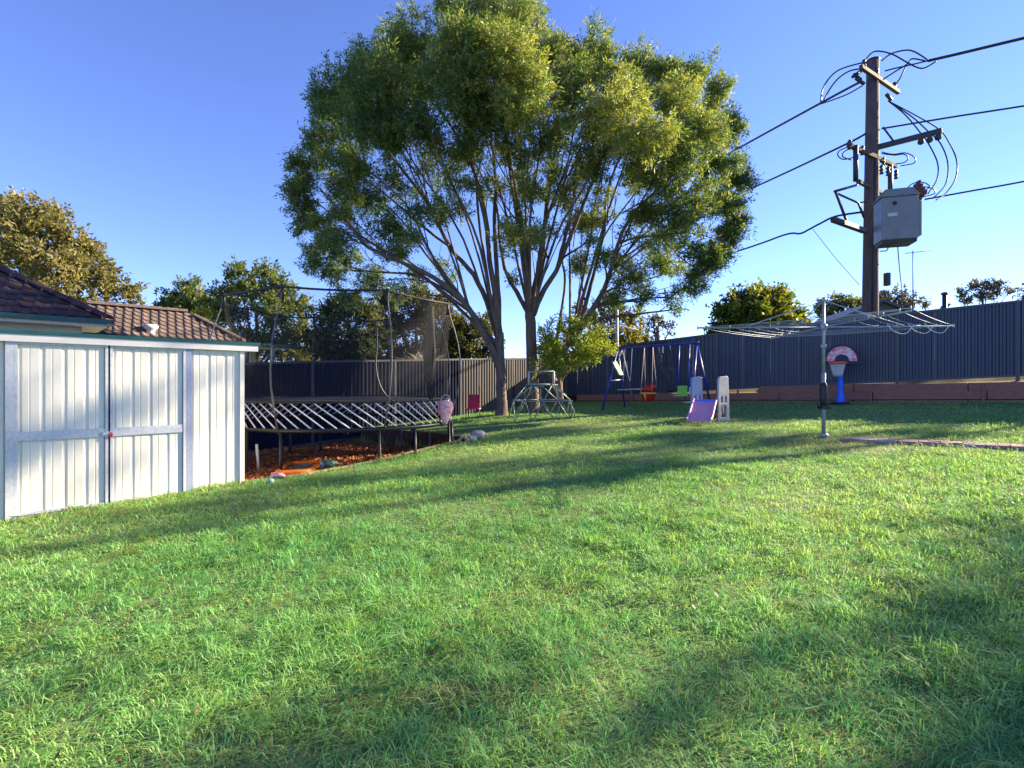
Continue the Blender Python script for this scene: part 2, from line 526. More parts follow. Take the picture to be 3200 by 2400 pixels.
    x, y = x[k], y[k]; n = len(x)
    c0 = np.stack([x, y, plane_z(x, y) + wob(x, y) + RNG.uniform(.025, .06, n)], -1)
    a_ = RNG.uniform(0, 2 * np.pi, n); s_ = RNG.uniform(.007, .014, n)
    u_ = np.stack([np.cos(a_), np.sin(a_), RNG.normal(0, .3, n)], -1) * s_[:, None]; v_ = np.stack([-np.sin(a_), np.cos(a_), RNG.normal(0, .3, n)], -1) * s_[:, None]
    allV.append(np.stack([c0 - u_, c0 - v_ * .9, c0 + u_, c0 + v_ * .9], 1))
    allC.append(np.array([.10, .27, .075]) * RNG.uniform(.7, 1.3, (n, 1)))
    return np.concatenate(allV), np.concatenate(allC)
gV, gC = build_grass()
print('grass quads', len(gV))
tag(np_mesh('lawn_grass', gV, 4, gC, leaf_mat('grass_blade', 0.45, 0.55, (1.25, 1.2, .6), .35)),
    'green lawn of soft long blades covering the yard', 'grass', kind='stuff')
# ---------------------------------------------------------------- steel sheet fences
def ribbed(a, b, za, zb, ta, tb, nrm, pitch=0.125, depth=0.028, flip=False):
    """trapezoid-ribbed sheet from a to b (xy), bottoms za..zb, tops ta..tb"""
    a = Vector((a[0], a[1], 0)); b = Vector((b[0], b[1], 0))
    d = b - a; L = d.length
    k = max(1, round(L / pitch))
    mb = MB(); vs = []
    prof = [(0, 0), (.42, 0), (.55, 1), (.87, 1), (1.0, 0)]
    ss = []
    for i in range(k):
        for (t, o) in prof[:-1]:
            ss.append(((i + t) / k, o))
    ss.append((1.0, 0))
    for t, o in ss:
        p = a + d * t + nrm * (o * depth)
        vs.append((p.x, p.y, za + (zb - za) * t)); vs.append((p.x, p.y, ta + (tb - ta) * t))
    fs = [(2 * i, 2 * i + 2, 2 * i + 3, 2 * i + 1) for i in range(len(ss) - 1)]
    mb.add(vs, fs)
    return mb

def sheet_variant(m, k):
    if k == 0: return m
    nm = m.name + '_v%d' % k
    if nm in MATS: return MATS[nm]
    c = m.copy(); c.name = nm
    r = [n for n in c.node_tree.nodes if n.type == 'VALTORGB'][0].color_ramp
    for e in r.elements:
        f = (1, 1.16, .86, 1.07)[k]
        e.color = (e.color[0] * f, e.color[1] * f, e.color[2] * f * (1, .97, 1.03, 1)[k], 1)
    c.node_tree.nodes['Principled BSDF'].inputs['Specular IOR Level'].default_value *= (1, .8, 1.15, .95)[k]
    MATS[nm] = c
    return c

def fence(name, label, posts, zb, zt, nrm, msheet, mpost, cat='fence', sheets=3, msheets=None):
    root = thing(name, label, cat, (posts[0][0], posts[0][1], zb[0]))
    nrm = Vector((nrm[0], nrm[1], 0)).normalized()
    for i in range(len(posts) - 1):
        a = Vector((*posts[i], 0)); b = Vector((*posts[i + 1], 0))
        ms0 = msheets[i] if msheets else msheet
        for s in range(sheets):
            t0, t1 = s / sheets, (s + 1) / sheets
            f = lambda A, t: A[i] + (A[i + 1] - A[i]) * t
            off = nrm * (0.003 if s % 2 else 0.0)
            ms = sheet_variant(ms0, (i * 3 + s * 2 + len(posts)) % 4)
            dz = (0.0, .006, -.005, .003)[(i + 2 * s) % 4]
            ribbed((a.lerp(b, t0) + off)[:2], (a.lerp(b, t1) + off)[:2], f(zb, t0) + dz, f(zb, t1) + dz, f(zt, t0), f(zt, t1), nrm).build('steel_sheet', ms, root)
        rl = MB()
        c = nrm * 0.012
        rl.bar(Vector((a.x, a.y, zt[i] + .012)) + c, Vector((b.x, b.y, zt[i + 1] + .012)) + c, .052, .055)
        rl.build('top_rail', mpost, root)
        rl = MB()
        rl.bar(Vector((a.x, a.y, zb[i] - .012)) + c, Vector((b.x, b.y, zb[i + 1] - .012)) + c, .05, .05)
        rl.build('bottom_rail', mpost, root)
    for i, p in enumerate(posts):
        q = Vector((p[0], p[1], 0)) + nrm * .012
        MB().box((q.x, q.y, (zb[i] - .5 + zt[i] + .045) / 2), (.066, .062, zt[i] + .045 - zb[i] + .5),
                 (Vector((-nrm.y, nrm.x, 0)), nrm, UP)).build('post', mpost, root)
    return root

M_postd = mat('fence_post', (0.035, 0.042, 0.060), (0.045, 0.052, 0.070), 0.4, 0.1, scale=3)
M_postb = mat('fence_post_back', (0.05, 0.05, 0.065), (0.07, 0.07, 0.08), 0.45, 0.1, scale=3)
FP0 = Vector((6.74, 16.8)); FD = Vector((1.90, -1.40))
rp = []; rzb = []; rzt = []
for t in (-2.62, -2, -1, 0, 1, 2, 3, 4, 5, 6):
    q = FP0 + FD * t
    rp.append((q.x, q.y))
    top = 2.985 + .128 * t + (.05 * max(0, -t - .5) * -1.6)
    rzt.append(top); rzb.append(top - 1.80 + (0.0 if t < 2.5 else 0.0))
RN = Vector((-1.40, -1.90)).normalized()
fence('steel_fence', 'long dark blue-grey ribbed steel fence along the right side of the yard', rp, rzb, rzt, RN, M_fence, M_postd)
# back fence
bp = []; bzb = []; bzt = []
for i in range(7):
    t = i / 6
    q = Vector((1.78, 20.08)).lerp(Vector((-8.6, 9.7)), t)
    bp.append((q.x, q.y))
    top = 2.36 - .68 * t - (0.03 if i > 4 else 0)
    bzt.append(top); bzb.append(top - 1.98 - .14 * t)
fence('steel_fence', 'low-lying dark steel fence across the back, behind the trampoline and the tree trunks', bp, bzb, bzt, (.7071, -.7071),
      M_fence_b, M_postb, msheets=[M_fence_sunlit, M_fence_sunlit, M_fence_b, M_fence_b, M_fence_b, M_fence_b])

# ---------------------------------------------------------------- sleeper retaining wall under the right fence
wl0 = FP0 + RN * 0.30
root = thing('retaining_wall', 'low wall of stacked brown timber sleepers at the foot of the right fence', 'wall', (*(wl0 + FD * -2.2), .6))
fd = FD.normalized(); fdir = Vector((fd.x, fd.y, 0)); rn3 = Vector((RN.x, RN.y, 0))
sl_mesh = {}
def sleeper(c, L, ang_slope, h=0.235):
    key = round(L, 2)
    if key not in sl_mesh:
        sl_mesh[key] = MB().box((0, 0, 0), (L - .016, .075, h - .020)).mesh('sleeper', M_sleeper)
        bm_o = sl_mesh[key]
    o = link('sleeper', sl_mesh[key], root, c - woff(root))
    o.rotation_euler = (0, -ang_slope, math.atan2(fd.y, fd.x) )
    b = o.modifiers.new('bevel', 'BEVEL'); b.width = .008; b.segments = 1
    return o
step = FD.length
zrow = lambda t: 0.57 + 0.052 * t          # wall base height along the fence
slope = math.atan2(.052, step)
for row in range(3):
    tpos = -2.5 + (0.35 if row == 1 else 0)
    while tpos < 6:
        Lt = 1.02 if row != 1 else 0.98
        tm = tpos + Lt / 2
        if row == 2 and (tm < 0.62 or tm > 7):
            tpos += Lt; continue
        q = wl0 + FD * tm
        L = Lt * step
        c = Vector((q.x, q.y, zrow(tm) + .02 + .232 * (row + .5) - (.03 if row == 2 else 0) + random.uniform(-.006, .006))) + rn3 * random.uniform(-.008, .008)
        if row < 2 or tm < 6:
            sleeper(c, L, slope)
        tpos += Lt
for t in (-1.2, .3, 1.75, 2.72, 4.0):
    q = wl0 + FD * t
    MB().box((q.x + rn3.x * .06, q.y + rn3.y * .06, zrow(t) + .28), (.05, .045, .62), (fdir, rn3, UP)).build('wall_post', M_sleeper, root)
q0 = wl0 + FD * -2.5 - RN * .055; 
for (t0_, t1_, hh) in ((-2.5, .6, .46), (.6, 6.4, .66)):
    p0_ = wl0 + FD * t0_ - RN * .055; p1_ = wl0 + FD * t1_ - RN * .055
    MB().bar((p0_.x, p0_.y, zrow(t0_) + hh / 2), (p1_.x, p1_.y, zrow(t1_) + hh / 2), .02, hh).build('joint_shade_strip', mat('joint_shade', (.02, .012, .01), (.03, .018, .014), .95), root)  # dark strip added behind the sleepers so their joints look shaded
# ground held up behind the wall
mb = MB()
ts = np.linspace(-2.6, 6.2, 40)
for i in range(len(ts) - 1):
    for (o0, o1) in ((-0.08, -0.5), (-.5, -1.2), (-1.2, -3.0)):
        vs = []
        for t, o in ((ts[i], o0), (ts[i + 1], o0), (ts[i + 1], o1), (ts[i], o1)):
            q = wl0 + FD * t - RN * 0.0 + RN * (o)
            up = zrow(t) + (.45 if t < .6 else .655) + .05 * math.sin(5 * t + 3 * o) * .4 + {-.08: 0, -.5: .05, -1.2: .30, -3.0: .75}.get(round(o, 2), 0)
            vs.append((q.x, q.y, up))
        mb.add(vs, [(0, 1, 2, 3)])
M_soil = mat('dry_soil', (0.17, 0.115, 0.030), (0.12, 0.08, 0.022), 0.95, scale=6, bump=.6)
tag(mb.build('terrain_bank', M_soil), kind='structure')

# ---------------------------------------------------------------- white garden shed
S0 = Vector((-3.40, 6.46, 0.035))
SN = Vector((0.7071, -0.7071, 0))
shed = thing('garden_shed', 'white ribbed steel garden shed with galvanised double doors at the left', 'shed', S0)
def sp(t, o=0.0, z=0.0):
    return S0 - DD * t + SN * o + UP * z
H = 1.80
def shed_sheet(name, t0, t1, z0, z1, par, o=0.0, n=4, depth=.011, m=None):
    mb = MB(); vs = []; ss = []
    for i in range(n):
        for (t, q) in ((0.0, 0), (.07, 1), (.46, 1), (.50, .55), (.54, 1), (.80, 1), (.87, 0)):
            ss.append(((i + t) / n, q))
    ss.append((1.0, 0))
    for t, q in ss:
        p = sp(t0 + (t1 - t0) * t, o + q * depth)
        vs += [(p.x, p.y, S0.z + z0), (p.x, p.y, S0.z + z1)]
    mb.add(vs, [(2 * i, 2 * i + 1, 2 * i + 3, 2 * i + 2) for i in range(len(ss) - 1)])
    return mb.build(name, m or M_white, par)
# walls
shed_sheet('front_wall_sheet', 0.03, .575, .0, H - .06, shed, n=3)
shed_sheet('front_wall_sheet', 2.13, 3.15, .0, H - .06, shed, n=5)
# other walls
def plain_wall(a, b, nrm, name):
    mb = MB(); d = b - a; k = max(2, int(d.length / .19)); vs = []
    ss = []
    for i in range(k):
        for (t, q) in ((0.0, 0), (.10, 1), (.74, 1), (.84, 0)): ss.append(((i + t) / k, q))
    ss.append((1, 0))
    for t, q in ss:
        p = a + d * t + nrm * (.022 * q)
        vs += [(p.x, p.y, S0.z), (p.x, p.y, S0.z + H - .06)]
    mb.add(vs, [(2 * i, 2 * i + 2, 2 * i + 3, 2 * i + 1) for i in range(len(ss) - 1)])
    mb.build(name, M_white, shed)
DEP = 2.2
plain_wall(sp(0.02, -.02), sp(0.02, -DEP), DD, 'side_wall_sheet')
plain_wall(sp(3.15, -.02), sp(3.15, -DEP), -DD, 'side_wall_sheet')
plain_wall(sp(0.02, -DEP), sp(3.15, -DEP), -SN, 'rear_wall_sheet')
for t in (0.015, 3.16):
    MB().box(sp(t, .014, (H - .06) / 2), (.05, .05, H - .06), (DD, SN, UP)).build('corner_trim', M_white, shed)
# galvanised posts and bottom rail
MB().box(sp(.600, .022, H / 2 - .03), (.055, .05, H - .06), (DD, SN, UP)).build('door_post', mat('galv_blue', (.30, .33, .46), (.22, .25, .36), .45, .2, scale=24), shed)
MB().box(sp(2.098, .022, H / 2 - .03), (.062, .05, H - .06), (DD, SN, UP)).build('door_post', M_galv, shed)
MB().box(sp(1.35, .018, .0), (1.50, .04, .035), (DD, SN, UP)).build('door_track', M_galv, shed)
# doors
for (t0, t1, lab) in ((.628, 1.328, None), (1.345, 2.066, None)):
    door = MB()
    w = t1 - t0; tm = (t0 + t1) / 2
    door.box(sp(t0 + .012, .030, .88), (.024, .034, 1.70), (DD, SN, UP))
    door.box(sp(t1 - .012, .030, .88), (.024, .034, 1.70), (DD, SN, UP))
    dr = door.build('door', M_galv, shed)
    shed_sheet('door_sheet', t0 + .024, t1 - .024, .03, H - .075, dr, o=.012, n=4, depth=.010)
    MB().box(sp(tm, .036, .80), (w - .05, .010, .090), (DD, SN, UP)).build('door_brace', M_galv, dr)
    MB().box(sp(tm, .030, .04), (w - .05, .022, .028), (DD, SN, UP)).build('bottom_frame', M_galv, dr)
    MB().box(sp(tm, .030, H - .085), (w - .05, .022, .024), (DD, SN, UP)).build('top_frame', M_galv, dr)
pl = MB()
pl.box(sp(1.325, .060, .760), (.030, .018, .032), (DD, SN, UP))
pl.tube([sp(1.325 +   .011 * math.cos(a), .060, .776 + .020 * math.sin(a)) for a in np.linspace(0, math.pi, 9)], .004, 6)
tag(pl.build('padlock', M_red, shed))
MB().box(sp(1.345, .050, .79), (.10, .014, .035), (DD, SN, UP)).build('hasp', M_galv, shed)
# roof: white fascia, teal capping, low sheet roof
M_fascia = mat('white_fascia', (0.64, 0.62, 0.61), (0.57, 0.555, 0.55), 0.45, scale=3)
MB().box(sp(1.55, .055, H - .035), (3.42, .05, .075), (DD, SN, UP)).build('fascia', M_fascia, shed)
MB().box(sp(1.55, .060, H + .021), (3.46, .075, .034), (DD, SN, UP)).build('roof_capping', M_teal, shed)
mb = MB()
c0, c1, c2, c3 = sp(-.15, .09, H + .03), sp(3.27, .09, H + .03), sp(3.27, -DEP - .1, H - .12), sp(-.15, -DEP - .1, H - .12)
mb.prism([c0, c1, c2, c3], (0, 0, -.025)); mb.build('roof_sheet', M_white, shed)
MB().bar(sp(-.13, .05, H + .0), sp(-.13, -DEP, H - .14), .05, .07).build('side_capping', M_fascia, shed)

# ---------------------------------------------------------------- tiled houses beyond the back fence
def tile_mesh(name, w, l, m):
    mb = MB()
    prof = [(0, 0.0), (.12, .032), (.28, .040), (.46, .012), (.72, .0), (1.02, .004)]
    vs = []
    for x, z in prof:
        vs += [((x - .5) * w, -l * .54, z + .030), ((x - .5) * w, l * .54, z * .8 + .004), ((x - .5) * w, -l * .54, z * .6 + .004)]
    fs = []
    for i in range(len(prof) - 1):
        a = 3 * i; b = a + 3
        fs += [(a, b, b + 1, a + 1), (a + 2, b + 2, b, a)]
    mb.add(vs, fs)
    return mb.mesh(name, m)
def cap_mesh(name, L, r, m):
    mb = MB(); vs = []
    for x, s in ((-L * .55, 1.12), (L * .55, .95)):
        for i in range(7):
            a = math.pi * i / 6
            vs.append((x, r * s * math.cos(a), r * s * .75 * math.sin(a) - .01))
    fs = [(i, i + 1, 8 + i, 7 + i) for i in range(6)] + [tuple(range(6, -1, -1)), tuple(range(7, 14))]
    mb.add(vs, fs)
    return mb.mesh(name, m)
def hip_roof(house, C, pitch, len_left, depth, tw, tl, mats, rows, vis_left, over_gutter, wall_h):
    """C: eave corner at the right front; eave runs along -DD; hip end faces DD"""
    half = depth / 2
    rise = half * math.tan(pitch)
    A = C; B = C - DD * len_left; Cb = C + BB * depth; Bb = B + BB * depth
    R0 = C - DD * half + BB * half + UP * rise
    R1 = B + DD * half + BB * half + UP * rise if len_left > depth else R0
    r = MB()
    dn = UP * -.03
    vs = [A + dn, B + dn, Bb + dn, Cb + dn, R0 + dn, R1 + dn]
    r.add(vs, [(0, 4, 5, 1), (3, 4, 0), (1, 5, 2), (2, 5, 4, 3), (0, 1, 2, 3)])
    ro = r.build('roof', mats[1], house)
    tms = [tile_mesh('roof_tile', tw, tl, m) for m in mats]
    sdir = (BB * math.cos(pitch) + UP * math.sin(pitch)); nrm = (-DD).cross(sdir)
    if nrm.z < 0: nrm = -nrm
    e = sdir.cross(nrm)
    R3 = Matrix((e, sdir, nrm)).transposed().to_4x4()
    rowsn = min(rows, int(half / math.cos(pitch) / tl) + 1)
    off = woff(ro)
    for j in range(rowsn):
        v = (j + .5) * tl
        inset = v * math.cos(pitch)
        k = 0
        while True:
            s = inset + tw * (k + .45)
            if s > vis_left: break
            p = C - DD * s + sdir * v + nrm * (random.uniform(0, .004))
            o = link('roof_tile', random.choice(tms), ro)
            o.matrix_local = Matrix.Translation(p - off) @ R3
            k += 1
    # hip caps and ridge caps
    cm = cap_mesh('hip_cap', .36, .11, mats[0])
    for (a, b) in ((C, R0), (R0, R0 - DD * max(.4, min(vis_left, (R1 - R0).length)))) + (((Cb, R0),) if True else ()):
        d = b - a; n = max(1, int(d.length / .34)); d.normalize()
        side = d.cross(UP).normalized(); up2 = side.cross(d)
        Rm = Matrix((d, side, up2)).transposed().to_4x4()
        for i in range(n):
            p = a + d * ((i + .5) * .34) + up2 * .045
            o = link('hip_cap', cm, ro); o.matrix_local = Matrix.Translation(p - off) @ Rm
    # gutter, fascia, soffit
    g = MB()
    for (a, b, q) in ((A + DD * .06, B, SN), (A, Cb, DD)):
        g.bar(a + q * .07 - UP * .06, b + q * .07 - UP * .06, .12, .10)
    g.build('gutter', M_teal, house)
    g = MB()
    g.bar(A - UP * .125 + BB * .02 - DD * .02, B - UP * .125 + BB * .02, .03, .08)
    g.bar(A - UP * .125 - DD * .04 + BB * .06, Cb - UP * .125 - DD * .04, .03, .08)
    g.build('fascia', M_fascia, house)
    g = MB()
    g.prism([A - UP * .16, B - UP * .16, Bb - UP * .16, Cb - UP * .16], (0, 0, -.02))
    g.build('soffit', M_fascia, house)
    # walls
    w = MB(); ins = .42
    c = (A + Bb) / 2
    w.box((c.x, c.y, C.z - .18 - wall_h / 2), (len_left - 2 * ins, depth - 2 * ins, wall_h), (DD, BB, UP))
    w.build('wall', M_render, house)
    return ro
A0 = Vector((-9.48, 12.0, 2.86))
hA = thing('tiled_house', 'neighbouring house with a dark mossy tiled hip roof and teal gutter, far left', 'house', (A0.x, A0.y, 0))
hip_roof(hA, A0, math.radians(33), 9, 6.4, .30, .30, [M_tileA, M_tileA, M_tileA2], 12, 4.6, True, 2.9)
B0 = Vector((-8.42, 16.0, 2.66))
hB = thing('tiled_house', 'neighbouring house with a sunlit brown tiled hip roof behind the shed', 'house', (B0.x, B0.y, 0))
hip_roof(hB, B0, math.radians(36), 5.0, 2.5, .21, .22, [M_tileB, M_tileB, M_tileB2], 9, 3.6, True, 2.7)
# verandah with post, window
va = B0 + DD * .05 + BB * .5 - UP * .02
mb = MB(); mb.prism([va, va + DD * 1.75, va + DD * 1.75 + BB * 1.4, va + BB * 1.4], (0, 0, -.06)); mb.build('verandah_roof', M_fascia, hB)
mb = MB(); mb.bar(va - BB * .05 - UP * .02, va + DD * 1.78 - BB * .05 - UP * .02, .11, .13); mb.build('verandah_gutter', M_teal, hB)
for s in (1.05,):
    q = va + DD * s + BB * .05
    MB().box((q.x, q.y, 1.25), (.10, .10, 2.6), (DD, BB, UP)).build('verandah_post', mat('post_mauve', (.34, .33, .46), (.28, .27, .38), .6), hB)
q = va + BB * 1.30 + DD * .3
MB().box((q.x, q.y, 1.25), (1.2, .2, 2.6), (DD, BB, UP)).build('verandah_wall', M_render, hB)
q = va + BB * 1.17 + DD * .30
wf = MB()
for dx, dz, w, h in ((0, .46, .84, .05), (0, -.46, .84, .05), (-.40, 0, .05, .92), (.40, 0, .05, .92), (0, 0, .04, .9)):
    wf.box(q + DD * dx + UP * (2.05 - q.z + dz), (w, .05, h), (DD, BB, UP))
win = wf.build('window', M_fascia, hB)
MB().box(q + BB * .02 + UP * (2.05 - q.z), (.78, .015, .88), (DD, BB, UP)).build('pane', M_glass, win)
# roof vent on the brown roof
vp = B0 - DD * 2.35 + BB * .20 + UP * .20
MB().lathe(vp - UP * .12, [(.001, .30), (.16, .29), (.20, .24), (.17, .17), (.11, .15), (.11, 0)], 14).build('roof_vent', M_fascia, hB)

# ---------------------------------------------------------------- timber edging and retaining board of the mulch bed
root = thing('timber_edging', 'pale timber edging boards between the lawn and the mulch bed', 'edging', EDGE[0])
for i in range(len(EDGE) - 1):
    a, b = EDGE[i], EDGE[i + 1]
    za, zb_ = gz(a.x, a.y), gz(b.x, b.y)
    mb = MB()
    aa = Vector((a.x, a.y, za + .015)); b2 = Vector((b.x, b.y, zb_ + .015)); u = (b2 - aa).normalized()
    side = Vector((-u.y, u.x, 0))
    lo = min(float(mulch_z(a.x, a.y)), float(mulch_z(b.x, b.y))) - .06
    h = max(.14, (za + zb_) / 2 - lo)
    mb.bar(aa + side * .02 - UP * h / 2 + u * .006, b2 + side * .02 - UP * h / 2 - u * .006, .038, h)
    mb.build('edging_board', M_board, root)
root = thing('retaining_board', 'dark timber boards holding up the lawn at the right end of the mulch bed', 'retaining board', EDGE[-1])
a = EDGE[-1]; b = WALL_END
for i in range(4):
    p0 = a.lerp(b, i / 4); p1 = a.lerp(b, (i + 1) / 4)
    for r in range(2):
        z0 = gz(p0.x, p0.y) - .09 - r * .19; z1 = gz(p1.x, p1.y) - .09 - r * .19
        MB().bar(Vector((p0.x, p0.y, z0)), Vector((p1.x, p1.y, z1)) - (b - a).normalized() * .01, .04, .18).build('board', M_soilw, root)
for i in (0.12, .3, .55):
    p0 = a.lerp(b, i); s = Vector((-.77, -.64, 0)) * .045
    MB().box((p0.x + s.x, p0.y + s.y, gz(p0.x, p0.y) - .17), (.06, .05, .36)).build('peg', mat('peg', (.16, .12, .16), (.1, .08, .1), .9), root)
# ---------------------------------------------------------------- large trampoline
TC = Vector((-3.12, 9.55, 0))
FR, MR = 1.98, 1.925
ZF, ZM, ZT = 0.655, 1.075, 2.80
tr = thing('trampoline', 'big round black trampoline on white rods with a net enclosure', 'trampoline', (TC.x, TC.y, 0))
def tp(a, R, z):
    return Vector((TC.x + R * math.cos(a), TC.y + R * math.sin(a), z))
MB().ring((TC.x, TC.y, ZF), FR, .034, 72, 8).build('frame', M_blackm, tr)
mat_o = MB().lathe((TC.x, TC.y, 0), [(.001, ZM), (MR * .5, ZM - .004), (MR, ZM), (MR, ZM - .015), (.001, ZM - .02)], 64).build('mat', M_rubber, tr)
MB().ring((TC.x, TC.y, ZM), MR, .022, 72, 6).build('edge_binding', M_black, mat_o)
# rods
NR = 68
M_rod = mat('rod_white', (0.78, 0.78, 0.80), (0.70, 0.70, 0.73), 0.35, scale=10)
rod = MB()
dl = math.radians(15.5)
pts = []
for t in np.linspace(0, 1, 6):
    a = -dl * t                       # relative angle; top at 0, foot ahead
    R = MR + (FR - MR) * t + .03 * math.sin(math.pi * t)
    z = ZM - .02 + (ZF - ZM + .03) * t - .05 * math.sin(math.pi * t)
    pts.append((R * math.cos(-a), R * math.sin(-a), z))
rod.tube([pts[0], pts[-1]], .0115, 6)
rod_me = rod.mesh('rod', M_rod)
for i in range(NR):
    o = link('rod', rod_me, tr, (0, 0, 0))
    o.rotation_euler = (0, 0, 2 * math.pi * i / NR)
# legs: U shaped pairs
for i in range(6):
    a0 = math.radians(-108 + 60 * i)
    mb = MB()
    da = .16
    b0 = tp(a0 - da, FR + .02, 0); b1 = tp(a0 + da, FR + .02, 0)
    b0.z = float(mulch_z(b0.x, b0.y)) - .01; b1.z = float(mulch_z(b1.x, b1.y)) - .01
    zz = min(b0.z, b1.z) + .02
    t0 = tp(a0 - da, FR, ZF); t1 = tp(a0 + da, FR, ZF)
    mb.tube([t0, Vector((b0.x, b0.y, zz + .06)), Vector((b0.x, b0.y, zz)).lerp(Vector((b1.x, b1.y, zz)), .1), Vector((b0.x, b0.y, zz)).lerp(Vector((b1.x, b1.y, zz)), .9), Vector((b1.x, b1.y, zz + .06)), t1], .026, 8)
    mb.build('leg', M_blackm, tr)
# enclosure poles
TR = 1.98
for i in range(8):
    a = math.radians(-100 + 45 * i)
    pts = []
    for t in np.linspace(0, 1, 10):
        R = FR + .24 * math.sin(math.pi * min(1, t * 1.05)) + (TR - FR) * t
        pts.append(tp(a + .03 * t, R, ZF - .05 + (ZT - ZF + .05) * t))
    pole = MB().tube(pts, [.015 - .005 * t for t in np.linspace(0, 1, 10)], 7).build('net_pole', mat('pole_grey', (.10, .105, .12), (.06, .06, .075), .5, scale=9), tr)
    MB().tube([pts[-1] - UP * .20, pts[-1] + UP * .03], .027, 8).build('pole_sleeve', M_black, pole)
MB().ring((TC.x, TC.y, ZT), TR, .018, 72, 6, zf=lambda a: -.05 * abs(math.sin(4 * (a + math.radians(100))))).build('net_rim', M_black, tr)
# net
mb = MB(); n = 72; vs = []
lv = [0, .25, .5, .75, 1]
for t in lv:
    for i in range(n):
        a = 2 * math.pi * i / n
        R = MR + (TR - MR) * t - .05 * math.sin(math.pi * t)
        vs.append(tp(a, R, ZM + .01 + (ZT - .03 - ZM) * t - (.05 * abs(math.sin(4 * (a + math.radians(100)))) if t == 1 else 0)))
fs = [(j * n + i, j * n + (i + 1) % n, (j + 1) * n + (i + 1) % n, (j + 1) * n + i) for j in range(len(lv) - 1) for i in range(n)]
mb.add(vs, fs, True); mb.build('safety_net', M_net, tr)
# bunched net door at the right
mb = MB(); vs = []; m2 = 14
aD = math.radians(-22)
for t in np.linspace(0, 1, 14):
    w = .035 + .05 * math.sin(math.pi * t) ** 1.3
    c = tp(aD, 1.86 - .03 * math.sin(3 * t), ZT - .10 - (ZT - ZM - .05) * t)
    for i in range(m2):
        b = 2 * math.pi * i / m2
        rr = w * (1 + .28 * math.sin(3 * b + 7 * t) + .16 * math.sin(5 * b - 4 * t))
        vs.append(c + Vector((rr * math.cos(b), rr * math.sin(b) * .7, 0)))
fs = [(j * m2 + i, j * m2 + (i + 1) % m2, (j + 1) * m2 + (i + 1) % m2, (j + 1) * m2 + i) for j in range(13) for i in range(m2)]
mb.add(vs, fs, True); mb.build('net_door', M_net2, tr)
# flexible batten of the entrance, curving down to the mat
aB = math.radians(-58)
pts = [P(1176, 1020, 7.95), P(1178, 1080, 7.9), P(1174, 1140, 7.85), P(1184, 1195, 7.85), P(1203, 1232, 7.9), P(1228, 1254, 7.95)]
def smooth(pts, n=6):
    out = []
    pts = [Vector(p) for p in pts]
    for i in range(len(pts) - 1):
        p0 = pts[max(0, i - 1)]; p1 = pts[i]; p2 = pts[i + 1]; p3 = pts[min(len(pts) - 1, i + 2)]
        for k in range(n):
            t = k / n
            out.append(.5 * ((2 * p1) + (p2 - p0) * t + (2 * p0 - 5 * p1 + 4 * p2 - p3) * t * t + (3 * p1 - p0 - 3 * p2 + p3) * t ** 3))
    out.append(pts[-1])
    return out
MB().tube(smooth(pts), .016, 6).build('door_batten', M_black, tr)

# pink printed bag hanging on the right end of the trampoline
bgp = Vector((-1.16, 8.90, 1.05))
bg_o = MB(); vs = []; n = 16
for t, w, dpt in ((0, .10, .05), (.08, .125, .08), (.3, .125, .09), (.55, .10, .08), (.8, .07, .05), (1, .02, .02)):
    for i in range(n):
        a = 2 * math.pi * i / n
        vs.append(bgp + Vector((w * math.cos(a) * (1 + .12 * math.sin(3 * a + 5 * t)), dpt * math.sin(a) * (1 + .2 * math.cos(4 * a)), -.40 * t)))
fs = [(j * n + i, j * n + (i + 1) % n, (j + 1) * n + (i + 1) % n, (j + 1) * n + i) for j in range(5) for i in range(n)] + [tuple(range(n))]
bg_o.add(vs, fs, True)
bg_root = thing('hanging_bag', 'pink and white floral bag hanging at the right end of the trampoline', 'bag', bgp - UP * .4)
bg_o.build('bag_body', mat('pink_floral', (0.80, 0.62, 0.62), (0.62, 0.12, 0.20), 0.7, scale=11, detail=2), bg_root)
MB().tube(smooth([bgp + Vector((-.09, 0, 0)), bgp + Vector((-.03, 0, .10)), bgp + Vector((.05, 0, .10)), bgp + Vector((.09, 0, 0))]), .007, 6).build('strap', M_pink, bg_root)
# white pipe leaning against the trampoline frame
pp = G(819, 1440); 
mb = MB(); mb.tube([Vector((pp.x, 8.0, float(mulch_z(pp.x, 8.0)) - .01)), Vector((pp.x + .02, 7.9, .42))], .022, 10)
pp_o = mb.build('white_pipe', M_whitep)
tag(pp_o, 'short white plastic pipe standing under the left side of the trampoline', 'pipe')

# orange framed rebounder lying on the mulch
def on_mulch(px, py, dz=0.0):
    lo, hi = 3, 16
    for _ in range(50):
        Yv = (lo + hi) / 2; p = P(px, py, Yv)
        if p.z > float(mulch_z(p.x, p.y)) + dz: lo = Yv
        else: hi = Yv
    return P(px, py, (lo + hi) / 2)
q = [on_mulch(862, 1480, .05), on_mulch(965, 1474, .05), on_mulch(1008, 1444, .05), on_mulch(905, 1449, .05)]
rb = thing('rebounder', 'orange framed rebound net lying flat on the mulch', 'rebounder', (q[0] + q[2]) / 2)
mb = MB()
qq = []
for i in range(4):
    a, b = q[i], q[(i + 1) % 4]
    qq += [a.lerp(b, .12), a.lerp(b, .5), a.lerp(b, .88)]
qq.append(qq[0]); 
mb.tube(smooth(qq, 4), .042, 10); mb.build('padded_frame', M_orange, rb)
cc = (q[0] + q[1] + q[2] + q[3]) / 4
inn = [cc.lerp(p, .70) for p in q]
mb = MB()
mb.prism([p - UP * .01 for p in inn], (0, 0, .012)); mb.build('net_sheet', mat('grey_net', (.08, .085, .10), (.13, .135, .15), .7, scale=30), rb)
